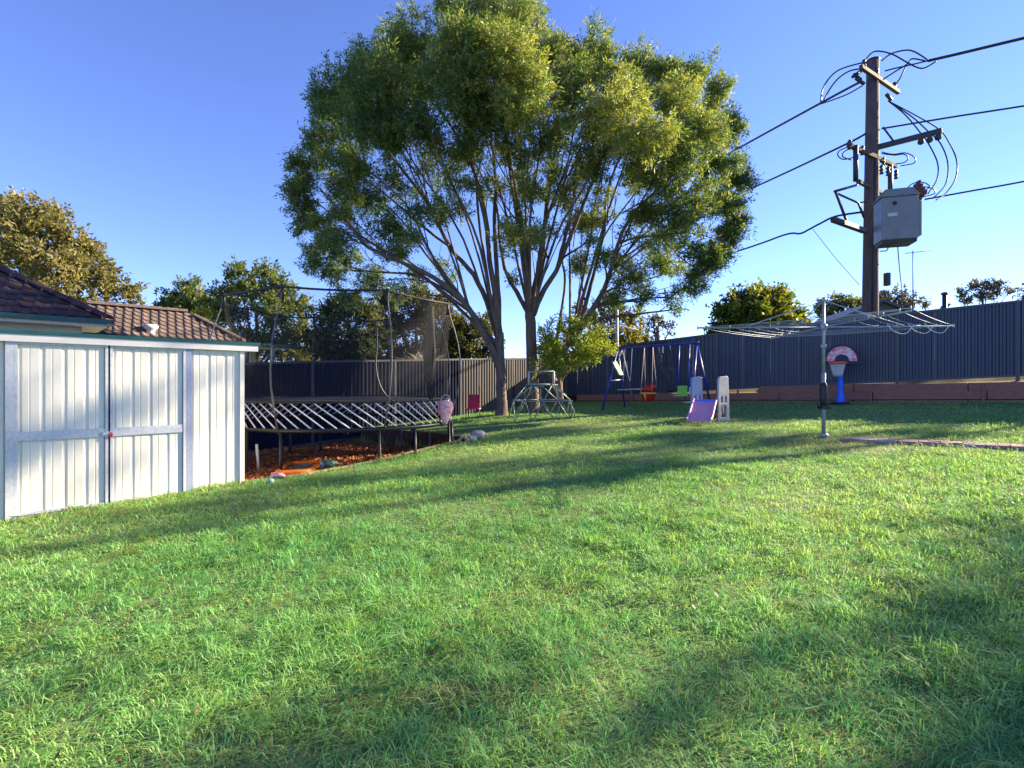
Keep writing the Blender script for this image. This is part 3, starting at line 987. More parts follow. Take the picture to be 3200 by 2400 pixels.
for i in range(4):
    for t in (.2, .5, .8):
        MB().tube([inn[i].lerp(inn[(i + 1) % 4], t), q[i].lerp(q[(i + 1) % 4], t)], .006, 5).build('cord', M_black, rb)
# crumpled green tarp with a ball
def lump(c, sx, sy, sz, seed, n=14, m=8, amp=.25):
    r = random.Random(seed)
    ph = [r.uniform(0, 6) for _ in range(6)]
    mb = MB(); vs = []
    for j in range(m + 1):
        th = math.pi * j / m
        for i in range(n):
            a = 2 * math.pi * i / n
            k = 1 + amp * (math.sin(2 * a + ph[0] + 2 * th) * .5 + math.sin(3 * a + ph[1]) * math.sin(2 * th + ph[2]) * .6 + .3 * math.sin(5 * a + 4 * th + ph[3]))
            vs.append(Vector(c) + Vector((sx * k * math.sin(th) * math.cos(a), sy * k * math.sin(th) * math.sin(a), sz * k * math.cos(th))))
    fs = [(j * n + i, (j + 1) * n + i, (j + 1) * n + (i + 1) % n, j * n + (i + 1) % n) for j in range(m) for i in range(n)]
    mb.add(vs, fs, True)
    return mb
p = on_mulch(1030, 1456)
tag(lump(p + UP * .03, .15, .10, .055, 3, 20, 10, .5).build('folded_tarp', M_tarp), 'crumpled pale green tarp on the mulch beside the orange frame', 'tarp')
p = on_mulch(1003, 1462)
tag(lump(p + UP * .045, .055, .055, .05, 5, 14, 10, .02).build('toy_ball', mat('ball_blue', (.35, .42, .60), (.55, .60, .7), .4, scale=8)), 'small pale blue ball on the mulch between frame and tarp', 'ball')
p = G(868, 1495)
tag(lump(p + UP * .03, .11, .05, .035, 8, 14, 8, .4).build('toy_truck', mat('dusty_pink', (.42, .16, .20), (.55, .40, .36), .6, scale=9)), 'faded pink toy lying on the bed edging near the shed', 'toy')
p = G(846, 1513)
tag(lump(p + UP * .035, .045, .045, .04, 9, 12, 8, .05).build('toy_ball', mat('ball_green', (.22, .42, .36), (.16, .34, .30), .4, scale=8)), 'small sea green ball in the grass near the shed corner', 'ball')
# stones at the end of the board
for (px, py, s, sd, lab, m) in ((1492, 1372, .15, 21, 'large pale grey stone at the end of the mulch bed', M_rock), (1473, 1380, .10, 22, 'small bluish grey stone in front of the larger one', M_rock),
                                (1515, 1366, .06, 23, 'little grey stone on the grass right of the large one', M_rock)):
    p = G(px, py)
    tag(lump(p + UP * s * .45, s, s * .8, s * .62, sd, 14, 9, .22).build('stone', m), lab, 'stone')
p = G(1449, 1384)
blk = MB(); r_ = .0
pts = [Vector((p.x + x, p.y, p.z - .02 + z)) for x, z in ((-.13, 0), (.13, 0), (.10, .07), (.03, .145), (-.04, .145), (-.11, .07))]
blk.prism(pts, (0, .11, 0))
bo = blk.build('sandstone_block', M_block, None, bevel=.012)
tag(bo, 'yellowish sandstone block with a dark hole beside the stones', 'stone')
hole = MB(); hole.lathe((p.x - .01, p.y - .004, p.z + .055), [(.035, 0), (.035, .006), (.001, .006)], 14, (Vector((1, 0, 0)), Vector((0, 0, 1)), Vector((0, -1, 0))))
hole.build('hole', M_black, bo)  # black disc painted in for the shaded inside of the hole
# red child's chair by the back fence
def kid_chair(c, yaw):
    X = Vector((math.cos(yaw), math.sin(yaw), 0)); Yv = Vector((-math.sin(yaw), math.cos(yaw), 0))
    r = thing('child_chair', "crimson plastic child's chair standing by the back fence", 'chair', c)
    MB().box(c + UP * .30, (.36, .34, .03), (X, Yv, UP)).build('seat', M_crimson, r, .01)
    MB().box(c + Yv * .165 + UP * .50, (.34, .03, .40), (X, Yv, UP)).build('backrest', M_crimson, r, .012)
    for i in (-1, 1):
        for j in (-1, 1):
            MB().tube([c + X * (.15 * i) + Yv * (.13 * j) + UP * .29, c + X * (.18 * i) + Yv * (.17 * j) - UP * .01], .012, 7).build('leg', M_blackm, r)
        MB().bar(c + X * (.185 * i) - Yv * .16 + UP * .30, c + X * (.185 * i) + Yv * .17 + UP * .30, .016, .03).build('side_rail', M_pink, r)
q = G(1478, 1310)
kid_chair(onG(q.x, q.y), math.radians(-8))

# ---------------------------------------------------------------- rotary clothes hoist
HP = Vector((4.93, 8.1, gz(4.93, 8.1)))
ho = thing('clothes_hoist', 'tall galvanised rotary clothes hoist standing on the lawn', 'clothes hoist', HP)
ZA = 2.25; ZTOP = 2.69
MB().tube([HP - UP * .05, HP + UP * 1.02], .029, 14).build('lower_post', M_steel, ho)
MB().tube([HP + UP * 1.0, Vector((HP.x, HP.y, ZTOP))], .022, 14).build('upper_post', M_steel, ho)
MB().lathe((HP.x, HP.y, HP.z), [(.036, 0), (.07, .02), (.07, .05), (.04, .07)], 14).build('ground_collar', M_steel, ho)
MB().lathe((HP.x, HP.y, 1.95), [(.03, -.03), (.042, -.02), (.042, .02), (.03, .03)], 14).build('collar', M_steel, ho)
gb = MB(); c = Vector((HP.x, HP.y, HP.z + .68))
gb.lathe(c, [(.03, -.20), (.055, -.18), (.06, -.05), (.058, .12), (.045, .18), (.03, .19)], 14)
gb.box(c + Vector((-.02, -.04, -.20)), (.13, .12, .06))
gbx = gb.build('gear_box', M_black, ho)
MB().tube([c + Vector((-.04, -.03, -.19)), c + Vector((-.12, -.05, -.20)), c + Vector((-.125, -.05, -.14))], .010, 7).build('crank_handle', M_black, gbx)
MB().lathe((HP.x, HP.y, ZTOP), [(.02, -.04), (.034, -.02), (.034, .01), (.015, .025)], 12).build('top_cap', M_steel, ho)
MB().lathe((HP.x, HP.y, ZA), [(.03, -.05), (.05, -.04), (.05, .04), (.03, .05)], 14).build('arm_hub', M_steel, ho)
AL = 1.95; ANG0 = math.radians(-4)
ends = []
top = Vector((HP.x, HP.y, ZTOP - .02)); hub = Vector((HP.x, HP.y, ZA))
for i in range(4):
    a = ANG0 + i * math.pi / 2
    d = Vector((math.cos(a), math.sin(a), 0))
    e = hub + d * AL - UP * (.02 if i % 2 else 0)
    ends.append((d, e))
    arm = MB().tube([hub + d * .03, e], .0115, 8).build('arm', M_steel, ho)
    MB().tube([top, hub + d * (AL * .62) + UP * .012], .0095, 8).build('stay', M_steel, ho)
    for f in (.42, .58, .74, .90, 1.0):
        q = hub + d * (AL * f)
        MB().tube([q - UP * .03, q + UP * .04], .007, 6).build('line_clip', M_steel, arm)
for f in (.42, .58, .74, .90, 1.0):
    for i in range(4):
        d0, e0 = ends[i]; d1, e1 = ends[(i + 1) % 4]
        a = hub + d0 * (AL * f) + UP * .012; b = hub + d1 * (AL * f) + UP * .012
        m = (a + b) / 2 - UP * .022
        MB().tube([a, a.lerp(m, .5) - UP * .006, m, m.lerp(b, .5) - UP * .006, b], .0034, 5).build('line', mat('line_wire', (.36, .40, .44), (.28, .32, .37), .5, .2), ho)
for (f0, f1) in ((.55, .72), (.72, .88), (.85, 1.0)):
    d0, e0 = ends[3]; d1, e1 = ends[0]
    m0 = (hub + d0 * AL * f0).lerp(hub + d1 * AL * f0, .72)
    m1 = (hub + d0 * AL * f1).lerp(hub + d1 * AL * f1, .88)
    MB().tube(smooth([m0, m0.lerp(m1, .25) - UP * .10, m0.lerp(m1, .7) - UP * .13, m1]), .0055, 5).build('loose_line', M_whitep, ho)

# ---------------------------------------------------------------- paved strip by the hoist
ps = thing('paved_strip', 'narrow strip of pinkish brick pavers leading right from the hoist', 'paving', G(2625, 1378))
a = G(2625, 1378); b = G(3330, 1410)
L = (b - a).length; u = (b - a).normalized(); side = Vector((-u.y, u.x, 0)).normalized()
pav = {}
for m in (M_paver, M_paver2):
    mb = MB(); mb.box((0, 0, 0), (.222, .112, .06)); pav[m.name] = mb.mesh('paver', m)
npv = int(L / .23)
for i in range(npv):
    for j in range(2):
        p = a + u * (i + .5 + .5 * j) * .23 + side * (j * .117)
        o = link('paver', pav[random.choice(['paver', 'paver', 'paver_grey'])], ps)
        o.location = Vector((p.x, p.y, gz(p.x, p.y) + .012 + random.uniform(-.006, .006))) - woff(ps)
        o.rotation_euler = (random.uniform(-.02, .02), -math.atan2(.0422 * u.x + .0216 * u.y, 1) + random.uniform(-.02, .02), math.atan2(u.y, u.x) + random.uniform(-.03, .03))
        bv = o.modifiers.new('bevel', 'BEVEL'); bv.width = .006; bv.segments = 1

# ---------------------------------------------------------------- swing set
L0 = onG(3.20, 15.5); R0 = onG(4.96, 13.75)
sw = thing('swing_set', 'blue metal swing set in front of the right fence', 'swing set', (L0 + R0) / 2)
bar = (R0 - L0); bar.z = 0; bu = bar.normalized(); bs = Vector((-bu.y, bu.x, 0))
HT = 1.83
tl = L0 + UP * HT; tR = R0 + UP * HT
MB().tube([tl - bu * .05, tR + bu * .05], .030, 12).build('top_bar', M_bluem, sw)
for base, sgn in ((L0, -1), (R0, 1)):
    apex = base + UP * (HT - .0)
    for s in (-1, 1):
        ft = base + bs * (s * .62) + bu * (sgn * .14)
        ft = onG(ft.x, ft.y, -.02)
        lg = MB().tube([apex, ft], .027, 10).build('leg', M_bluem, sw)
        MB().tube([ft + (apex - ft) * .0, ft + (apex - ft) * .07], .034, 10).build('foot_cap', M_black, lg)
    m0 = apex.lerp(onG(base.x + bs.x * .62, base.y + bs.y * .62), .52); m1 = apex.lerp(onG(base.x - bs.x * .62, base.y - bs.y * .62), .52)
    MB().tube([m0, m1], .018, 8).build('cross_brace', M_whitep, sw)
    MB().lathe(apex, [(.001, -.06), (.05, -.05), (.055, .03), (.001, .05)], 10).build('apex_joint', M_bluem, sw)
def bp_(t, z):   # point under the bar
    return tl.lerp(tR, t) + UP * (z - HT)
def rope(a, b, m, par, r=.008, name='rope'):
    return MB().tube([a, b], r, 6).build(name, m, par)
gl = lambda t: gz(*(tl.lerp(tR, t))[:2])
# trapeze bar
tz = thing('trapeze', 'pale green trapeze bar hanging at the left end of the swing set', 'trapeze', bp_(.08, .55))
for t in (.10, .20):
    rope(bp_(t, HT - .03), bp_(t - .03, .60), mat('rope_blue', (.16, .18, .42), (.22, .24, .5), .7), tz)
MB().tube([bp_(.0, .58), bp_(.34, .60)], .018, 10).build('bar', mat('bar_green', (.42, .50, .24), (.5, .55, .4), .5), tz)
# lime seat hooked up in the left A-frame
ls = bp_(.03, 1.22) - bs * .10
lt = thing('lime_toy', 'lime green plastic toy hooked up under the left end of the swing bar', 'toy', ls)
mb = MB(); vs = []
for t in np.linspace(0, 1, 7):
    for w in (-1, 1):
        vs.append(ls + bu * (-.16 + .26 * t) + UP * (.20 - .42 * t) + bs * (w * .12 * (1 - .3 * abs(t - .5))))
for k_ in range(14): vs.append(vs[k_] + bu * .035 + UP * .03)
fs = [(2 * i, 2 * i + 1, 2 * i + 3, 2 * i + 2) for i in range(6)] + [(14 + 2 * i, 16 + 2 * i, 17 + 2 * i, 15 + 2 * i) for i in range(6)] + [(2 * i, 2 * i + 2, 16 + 2 * i, 14 + 2 * i) for i in range(6)] + [(2 * i + 1, 15 + 2 * i, 17 + 2 * i, 2 * i + 3) for i in range(6)]
mb.add(vs, fs, False); mb.build('seat_shell', mat('lime_plastic', (.17, .36, .045), (.14, .30, .035), .5), lt)
rope(bp_(.06, HT - .03), ls + UP * .18, M_greyp, lt, .012)
rope(bp_(.06, HT - .03), ls + bu * .40 - UP * .38, M_greyp, lt, .012)
# red toddler swing with yellow guard
bsw = bp_(.42, .46)
b_ = thing('toddler_swing', 'red toddler bucket swing with a yellow front guard', 'swing', bsw - UP * .22)
fr = -bs    # faces the camera side
if fr.y > 0: fr = -fr
bu2 = bu
mb = MB(); vs = []; n = 20
prof = [(.05, -.22), (.15, -.20), (.19, -.10), (.20, 0.0), (.205, .02), (.185, .02), (.175, -.08), (.13, -.16), (.03, -.17)]
mb.lathe(bsw, prof, 20, (bu2, fr, UP)); mb.build('bucket', M_red, b_)
bk = MB(); vs = []
for t in np.linspace(0, math.pi, 9):
    a = math.pi + t
    for (r_, z) in ((.185, 0), (.205, .17 + .10 * math.sin(t)), (.185, .17 + .10 * math.sin(t)), (.17, 0)):
        vs.append(bsw + bu2 * (r_ * math.cos(a)) + fr * (r_ * math.sin(a)) + UP * z)
fs = []
for i in range(8):
    for k_ in range(4):
        fs.append((i * 4 + k_, i * 4 + (k_ + 1) % 4, (i + 1) * 4 + (k_ + 1) % 4, (i + 1) * 4 + k_))
bk.add(vs, fs, True); bk.build('backrest', M_red, b_)
mb = MB()
mb.tube([bsw + bu2 * (.215 * math.cos(a)) + fr * (.215 * math.sin(a)) + UP * .015 for a in np.linspace(-.25, math.pi + .25, 12)], .026, 8)
mb.tube([bsw + fr * .215 + UP * .01, bsw + fr * .20 - UP * .09, bsw + fr * .12 - UP * .19], .030, 8)
mb.build('front_guard', M_yellow, b_)
for s in (-1, 1):
    tp_ = bp_(.42 + .055 * s, HT - .03)
    for f2 in (-.13, .13):
        rope(tp_, bsw + bu2 * (.18 * s) + fr * f2 + UP * (.03 if f2 > 0 else .18), M_rope, b_, .009)
# black sling hanging slack
hs = thing('sling_swing', 'slack black sling swing draped between the red and the green seats', 'swing', bp_(.63, .55))
for (pts, w) in (([bp_(.52, HT - .03), bp_(.56, 1.45), bp_(.60, 1.15), bp_(.665, .80), bp_(.70, .62)], .10), ([bp_(.69, HT - .03), bp_(.70, 1.45), bp_(.72, 1.15), bp_(.72, .85), bp_(.70, .62)], .08)):
    sp_ = smooth(pts, 5)
    mb = MB(); vs = []
    for i, p in enumerate(sp_):
        wv = w * (.5 + .5 * math.sin(math.pi * i / (len(sp_) - 1))) * (1 + .25 * math.sin(1.9 * i))
        tw = .6 * math.sin(.8 * i)
        sd = bu * math.cos(tw) + bs * math.sin(tw); nd = -bu * math.sin(tw) + bs * math.cos(tw)
        vs += [p - sd * wv - nd * .008, p + sd * wv - nd * .008, p + sd * wv + nd * .008, p - sd * wv + nd * .008]
    fs = [(4 * i + k_, 4 * i + (k_ + 1) % 4, 4 * i + 4 + (k_ + 1) % 4, 4 * i + 4 + k_) for i in range(len(sp_) - 1) for k_ in range(4)]
    mb.add(vs, fs, True); mb.build('webbing', mat('black_web', (.03, .032, .045), (.06, .062, .085), .8, scale=14), hs)
lump(bp_(.70, .58), .11, .07, .08, 31, 14, 8, .3).build('seat_pad', M_black, hs)
for t, dz in ((.60, HT - .22), (.69, HT - .16)):
    MB().bar(bp_(t, HT), bp_(t, dz), .04, .015, bs).build('hanger_strap', mat('strap_cream', (.55, .50, .46), (.45, .4, .38), .8), hs)
# green glider
gc = bp_(.86, .50)
gl_ = thing('glider', 'green two-seat glider on blue hangers at the right of the swing set', 'glider', gc - UP * .2)
for t in (.80, .92):
    MB().tube([bp_(t, HT - .03), bp_(t - .02, .52)], .017, 8).build('hanger', mat('hanger_blue', (.02, .07, .42), (.015, .05, .34), .4), gl_)
MB().box(gc - bu * .06 + UP * .05, (.30, .03, .26), (bu, bs, UP)).build('seat_back', M_green, gl_, .015)
MB().box(gc - bu * .06 - bs * .12 - UP * .09, (.32, .24, .03), (bu, bs, UP)).build('seat', mat('green_pale', (.42, .62, .30), (.36, .55, .24), .4), gl_, .01)
for k_ in (.17, .29):
    MB().box(gc + bu * k_ + UP * .04, (.075, .03, .22), (bu, bs, UP)).build('handle_plate', mat('mint', (.36, .60, .42), (.3, .52, .36), .4), gl_, .01)
MB().tube([gc - bu * .02 - UP * .27, gc + bu * .30 - UP * .27], .020, 8).build('foot_bar', M_whitep, gl_)
MB().tube([gc + bu * .02 - UP * .10, gc + bu * .02 - UP * .27], .012, 6).build('drop_tube', M_black, gl_)
MB().tube([gc + bu * .26 - UP * .06, gc + bu * .26 - UP * .27], .012, 6).build('drop_tube', M_black, gl_)

# ---------------------------------------------------------------- toddler slide
SLo = onG(3.93, 11.0)
sld = thing('toddler_slide', 'small purple toddler slide with grey side panels in front of the swing set', 'slide', SLo)
s = 11.0 / 1600
def sl(px, py, dy=0.0):
    return P(px, py, 11.0 + dy)
# chute: lower lip near, top further back
cl = [(2131, 1318, -.50), (2150, 1306, -.40), (2170, 1240, .05)]
yaw_d = Vector((-.50, -.87, 0)).normalized()
sx = Vector((.87, -.50, 0)).normalized()
topc = Vector(((2203 - 1600) / 1600 * 11.2, 11.2, 0)); topc.z = gz(topc.x, topc.y) + .44
path = []
for t, z in ((-.06, .445), (0, .44), (.15, .37), (.35, .25), (.55, .12), (.68, .065), (.78, .055)):
    path.append(topc + yaw_d * t + UP * (z - .44))
W = .235
mb = MB(); vs = []
for p in path:
    for w, dz in ((-W, .0), (-W + .02, .0), (W - .02, 0), (W, 0)):
        vs.append(p + sx * w + UP * dz)
vs += [v - UP * .025 for v in list(vs)]
n4 = len(path) * 4
fs = []
for i in range(len(path) - 1):
    for k_ in range(3):
        a = i * 4 + k_
        fs += [(a, a + 4, a + 5, a + 1), (n4 + a, n4 + a + 1, n4 + a + 5, n4 + a + 4)]
fs += [(0, 1, n4 + 1, n4), (1, 2, n4 + 2, n4 + 1), (2, 3, n4 + 3, n4 + 2)]
e_ = (len(path) - 1) * 4
fs += [(e_ + k_, n4 + e_ + k_, n4 + e_ + k_ + 1, e_ + k_ + 1) for k_ in range(3)]
mb.add(vs, fs, True); chute = mb.build('chute', M_purple, sld)
for w in (-W, W):
    MB().tube(smooth([p + sx * w + UP * .03 for p in path], 3), .024, 8).build('chute_rail', M_pink, sld)
tdir = -yaw_d
MB().box(topc + tdir * .14 - UP * .01, (.50, .32, .05), (sx, tdir, UP)).build('platform', M_blueplastic, sld, .01)
def side_panel(w, m, name):
    c = topc + sx * w
    g0 = gz(c.x, c.y) - .02
    mb = MB()
    d0, d1 = -.02, .30
    pd_ = Vector((.90, .44, 0)).normalized()
    def q(t, z): return Vector((c.x + pd_.x * t, c.y + pd_.y * t, g0 + z))
    th = Vector((.44, -.90, 0)).normalized() * .05
    h = 1.0
    # solid upper part, window slots, two legs with a loop
    for quad in (((d0, .56), (d1, .56), (d1 - .02, h - .03), (d1 - .07, h), (d0 + .04, h - .02), (d0, h - .08)),
                 ((d0 - .02, .0), (d0 + .08, .0), (d0 + .08, .36), (d0, .36)), ((d1 - .08, .0), (d1 + .02, .0), (d1, .36), (d1 - .08, .36)),
                 ((d0, .36), (d1, .36), (d1, .42), (d0, .42)), ((d0, .42), (d0 + .07, .42), (d0 + .07, .56), (d0, .56)), ((d1 - .07, .42), (d1, .42), (d1, .56), (d1 - .07, .56)),
                 ((d0 + .13, .42), (d1 - .13, .42), (d1 - .13, .56), (d0 + .13, .56)), ((d0 + .08, 0), (d1 - .08, 0), (d1 - .08, .10), (d0 + .08, .10))):
        mb.prism([q(*p) - th / 2 for p in quad], th)
    return mb.build(name, m, sld, .008)
side_panel(-.275, M_paleblue, 'side_panel')
side_panel(.275, M_greyp, 'side_panel')
# hand rails and red ladder behind
for w in (-.26, .26):
    c = topc + sx * w + tdir * .28
    e = topc + sx * w + tdir * .80; eg = gz(e.x, e.y)
    pts = [c + UP * .42, c + tdir * .20 + UP * .18, Vector((e.x, e.y, topc.z + .02)), Vector((e.x, e.y, eg + .35)), e + tdir * .02 + UP * (eg - e.z + .02)]
    MB().tube(smooth(pts, 4), .020, 8).build('hand_rail', M_greyp, sld)
    MB().tube([c + tdir * .30 + UP * .07, c + tdir * .30 - UP * .25], .015, 7).build('rail_post', M_greyp, sld)
for i in range(3):
    t = .34 + .17 * i
    z = topc.z - .10 - .13 * i
    p = topc + tdir * t; 
    MB().box(Vector((p.x, p.y, z)), (.46, .13, .035), (sx, tdir, UP)).build('step', M_red, sld, .008)
for w in (-.22, .22):
    a = topc + sx * w + tdir * .30 - UP * .02; b2 = topc + sx * w + tdir * .84; b2.z = gz(b2.x, b2.y)
    MB().bar(a, b2, .04, .22).build('ladder_side', M_crimson, sld, .01)

# ---------------------------------------------------------------- geodesic dome climber
DC = G(1692, 1308); DC = onG(.80, 13.75)
dm = thing('climbing_dome', 'pale green metal climbing dome in front of the tree trunks', 'climbing frame', DC)
levels = [(0.90, 0.0, 10, 0.0), (0.80, .46, 10, .5), (0.42, .88, 5, .25)]
rings = []
for (R, z, n, ph) in levels:
    rings.append([DC + Vector((R * math.cos(2 * math.pi * (i + ph) / n), R * math.sin(2 * math.pi * (i + ph) / n), z)) for i in range(n)])
for p in rings[0]: p.z = gz(p.x, p.y) - .01
def strut(a, b): MB().tube([a, b], .0135, 7).build('strut', M_domes, dm)
for i in range(10):
    strut(rings[0][i], rings[1][i]); strut(rings[0][(i + 1) % 10], rings[1][i]); strut(rings[1][i], rings[1][(i + 1) % 10])
for i in range(5):
    strut(rings[2][i], rings[2][(i + 1) % 5]); strut(rings[2][i], rings[1][2 * i]); strut(rings[2][i], rings[1][(2 * i + 1) % 10]); strut(rings[2][i], rings[1][(2 * i - 1) % 10])
for rr in rings[1:]:
    for p in rr:
        MB().lathe(p, [(.001, -.028), (.035, -.02), (.042, 0), (.035, .02), (.001, .028)], 8).build('hub', M_hub, dm)
# rail frame standing on the dome top
fa = DC + Vector((-.36, -.2, .88)); fb = DC + Vector((.30, -.2, .88))
for p in (fa, fb):
    MB().tube([p, p + UP * .36], .024 if p is fa else .034, 8).build('upright', M_greyp, dm)
MB().tube([fa + UP * .34, fb + UP * .36], .018, 8).build('top_rail', M_domes, dm)
MB().tube([fa + UP * .02, fb + UP * .02], .020, 8).build('lower_rail', M_domes, dm)

# ---------------------------------------------------------------- toy basketball hoop
HB = onG(8.98, 14.0)
bh = thing('basketball_hoop', 'toy basketball hoop with a blue post by the sleeper wall', 'basketball hoop', HB)
MB().lathe(HB, [(.001, .07), (.20, .065), (.26, .03), (.27, -.02)], 20).build('base', M_black, bh)
MB().lathe(HB, [(.115, .06), (.10, .15), (.078, .35), (.066, .7), (.058, 1.15), (.05, 1.30), (.001, 1.31)], 14).build('post', M_blueplastic, bh)
dx_ = Vector((.96, -.28, 0)).normalized(); dn_ = Vector((-.28, -.96, 0)).normalized()
bc = HB + UP * 1.12 + dn_ * .10 - dx_ * .0
def arch(w, h, low, n=16):
    pts = [bc + dx_ * (-w) + UP * low]
    for i in range(n + 1):
        a = math.pi * (1 - i / n)
        pts.append(bc + dx_ * (w * math.cos(a)) + UP * (.10 + (h - .10) * math.sin(a)))
    pts.append(bc + dx_ * w + UP * low)
    return pts
MB().prism(arch(.43, .53, -.02), -dn_ * .03).build('backboard', mat('navy_board', (.012, .012, .035), (.018, .018, .045), .5), bh)
mb = MB(); o_ = arch(.36, .46, .06); i_ = arch(.17, .24, .06)
o_ = [p + dn_ * .006 for p in o_]; i_ = [p + dn_ * .006 for p in i_]
nn = len(o_)
mb.add(o_ + i_, [(k_, k_ + 1, nn + k_ + 1, nn + k_) for k_ in range(nn - 1)])
mb.build('backboard_print', mat('pink_print', (.74, .68, .70), (.62, .02, .07), .5, scale=10, detail=3), bh)
rc = bc + dn_ * .26 + UP * .0 - dx_ * .17
rim = MB().ring(rc, .19, .034, 28, 8).build('rim', mat('rim_red', (.90, .07, .04), (.85, .16, .07), .4, scale=14), bh)
MB().bar(rc - dn_ * .18, rc - dn_ * .28, .10, .05).build('rim_bracket', M_red, bh)
mb = MB()
for i in range(14):
    for sgn in (-1, 1):
        pts = []
        for t in np.linspace(0, 1, 6):
            a = 2 * math.pi * i / 14 + sgn * t * .9
            r_ = .175 - .085 * t
            pts.append(rc + Vector((r_ * math.cos(a), r_ * math.sin(a), -.36 * t)))
        mb.tube(pts, .010, 4)
nt_ = mb.build('net', M_whitep, bh)

# ---------------------------------------------------------------- power pole
PY = 17.0
pb = P(2716, 1000, PY); pb.z = .6
pt = P(2728, 190, PY)
pp_ = thing('power_pole', 'tall timber power pole with cross arms and a transformer beyond the right fence', 'power pole', pb)
MB().tube([pb, pb.lerp(pt, .33), pb.lerp(pt, .66), pt], [.25, .235, .21, .185], 16).build('pole', M_pole, pp_)
MB().tube([pt - UP * .02, pt + UP * .03], .195, 14).build('pole_cap', M_iron, pp_)
def arm_(a, b, w=.11, h=.13, m=None, name='cross_arm'):
    return MB().bar(a, b, w, h).build(name, m or M_arm, pp_, .01)
arm_(P(2690, 208, 16.2), P(2808, 289, 17.65))
arm_(P(2735, 462, 16.9), P(2944, 408, 15.75), .12, .16, M_iron)
arm_(P(2650, 452, 16.2), P(2800, 520, 17.35))
arm_(P(2680, 566, 16.5), P(2755, 602, 17.2), .10, .12)
arm_(P(2603, 686, 15.8), P(2702, 722, 16.85), .16, .14, M_iron)
def rod_(pts, r=.03, name='bracket', n=6, m=None):
    return MB().tube(pts, r, n).build(name, m or M_iron, pp_)
rod_([P(2760, 398, 16.8), P(2790, 438, 16.5)], .03)
rod_([P(2674, 455, 16.3), P(2674, 566, 16.3)], .075, 'fuse_mount', 8)
rod_([P(2782, 515, 16.9), P(2782, 612, 16.8)], .07, 'fuse_mount', 8)
rod_([P(2608, 598, 15.9), P(2690, 575, 16.6)], .04)
rod_([P(2610, 602, 15.9), P(2682, 634, 16.5), P(2700, 680, 16.8)], .035)
rod_([P(2612, 602, 15.9), P(2645, 690, 16.2)], .04)
rod_([P(2682, 634, 16.5), P(2706, 630, 16.85)], .025)
for (x, y, Yv) in ((2700, 198, 16.3), (2795, 268, 17.5), (2740, 225, 16.8)):
    MB().lathe(P(x, y, Yv), [(.03, -.12), (.07, -.10), (.04, -.04), (.075, 0), (.04, .05), (.06, .09), (.02, .13)], 10).build('insulator', M_iron, pp_)
for (x, y, Yv) in ((2878, 442, 16.0), (2905, 436, 15.85), (2932, 428, 15.75)):
    MB().lathe(P(x, y, Yv), [(.03, -.10), (.08, -.07), (.09, 0), (.08, .05), (.03, .08)], 10).build('insulator', M_iron, pp_)
for (x, y, Yv) in ((2655, 452, 16.2), (2695, 470, 16.5), (2760, 505, 17.0), (2775, 535, 16.8), (2755, 530, 16.7), (2800, 545, 16.9)):
    MB().lathe(P(x, y, Yv), [(.02, -.16), (.07, -.13), (.035, -.07), (.075, -.02), (.035, .04), (.07, .10), (.02, .16)], 9).build('fuse_switch', M_iron, pp_)
for (a, b) in (((2668, 232), (2690, 250)), ((2675, 245), (2700, 262)), ((2770, 295), (2785, 312)), ((2665, 240), (2690, 222))):
    rod_([P(*a, 16.6), P(*b, 16.7)], .055, 'strain_insulator', 7)
# transformer
tc = P(2798, 690, 16.0)
tax = Vector((.955, -.30, 0)); tay = Vector((.30, .955, 0))
tf = MB()
tf.box(tc, (.96, .70, 1.32), (tax, tay, UP)); tank = tf.build('transformer_tank', M_trafo, pp_, .03)
lid = MB()
lo_, hi_ = tc + UP * .66, tc + UP * .92
ring4 = lambda c, w, d: [c + tax * (w * i) + tay * (d * j) for i, j in ((-1, -1), (1, -1), (1, 1), (-1, 1))]
vs = ring4(lo_, .52, .39) + ring4(hi_, .36, .30)
lid.add(vs, [(3, 2, 1, 0), (4, 5, 6, 7), (0, 1, 5, 4), (1, 2, 6, 5), (2, 3, 7, 6), (3, 0, 4, 7)])
lid.build('transformer_lid', M_trafo, pp_, .02)
MB().box(tc - UP * .71, (.90, .66, .10), (tax, tay, UP)).build('transformer_skid', M_iron, pp_, .01)
for i in range(7):
    MB().box(tc + tax * .53 + tay * (-.27 + .09 * i) - UP * .05, (.10, .03, 1.05), (tax, tay, UP)).build('cooling_fin', M_trafo, tank)
MB().box(tc - tay * .36 - tax * .20 + UP * .10, (.26, .012, .10), (tax, tay, UP)).build('name_plate', mat('plate', (.5, .5, .52), (.45, .45, .47), .4), tank)
MB().lathe(tc - tay * .37 - tax * .14 + UP * .45, [(.001, .03), (.05, .03), (.06, 0)], 10, (tax, UP, -tay)).build('valve', M_iron, tank)
for i in range(4):
    c = tc + tax * (.40 + .10 * i) + UP * (.88 - .07 * i) - tay * (.18 - .12 * i)
    ax_ = Vector((.55, -.25, .8)).normalized(); o1 = ax_.orthogonal().normalized()
    MB().lathe(c, [(.03, -.05), (.075, 0), (.045, .06), (.08, .10), (.045, .16), (.08, .20), (.03, .30)], 9, (o1, ax_.cross(o1), ax_)).build('bushing', mat('bushing_brown', (.10, .03, .04), (.07, .02, .03), .3), tank)
MB().box(P(2772, 873, 16.75), (.14, .16, .42)).build('switch_box', M_iron, pp_, .01)
rod_([P(2735, 480, 16.8), P(2730, 720, 16.8), P(2726, 1000, 16.75)], .03, 'conduit')
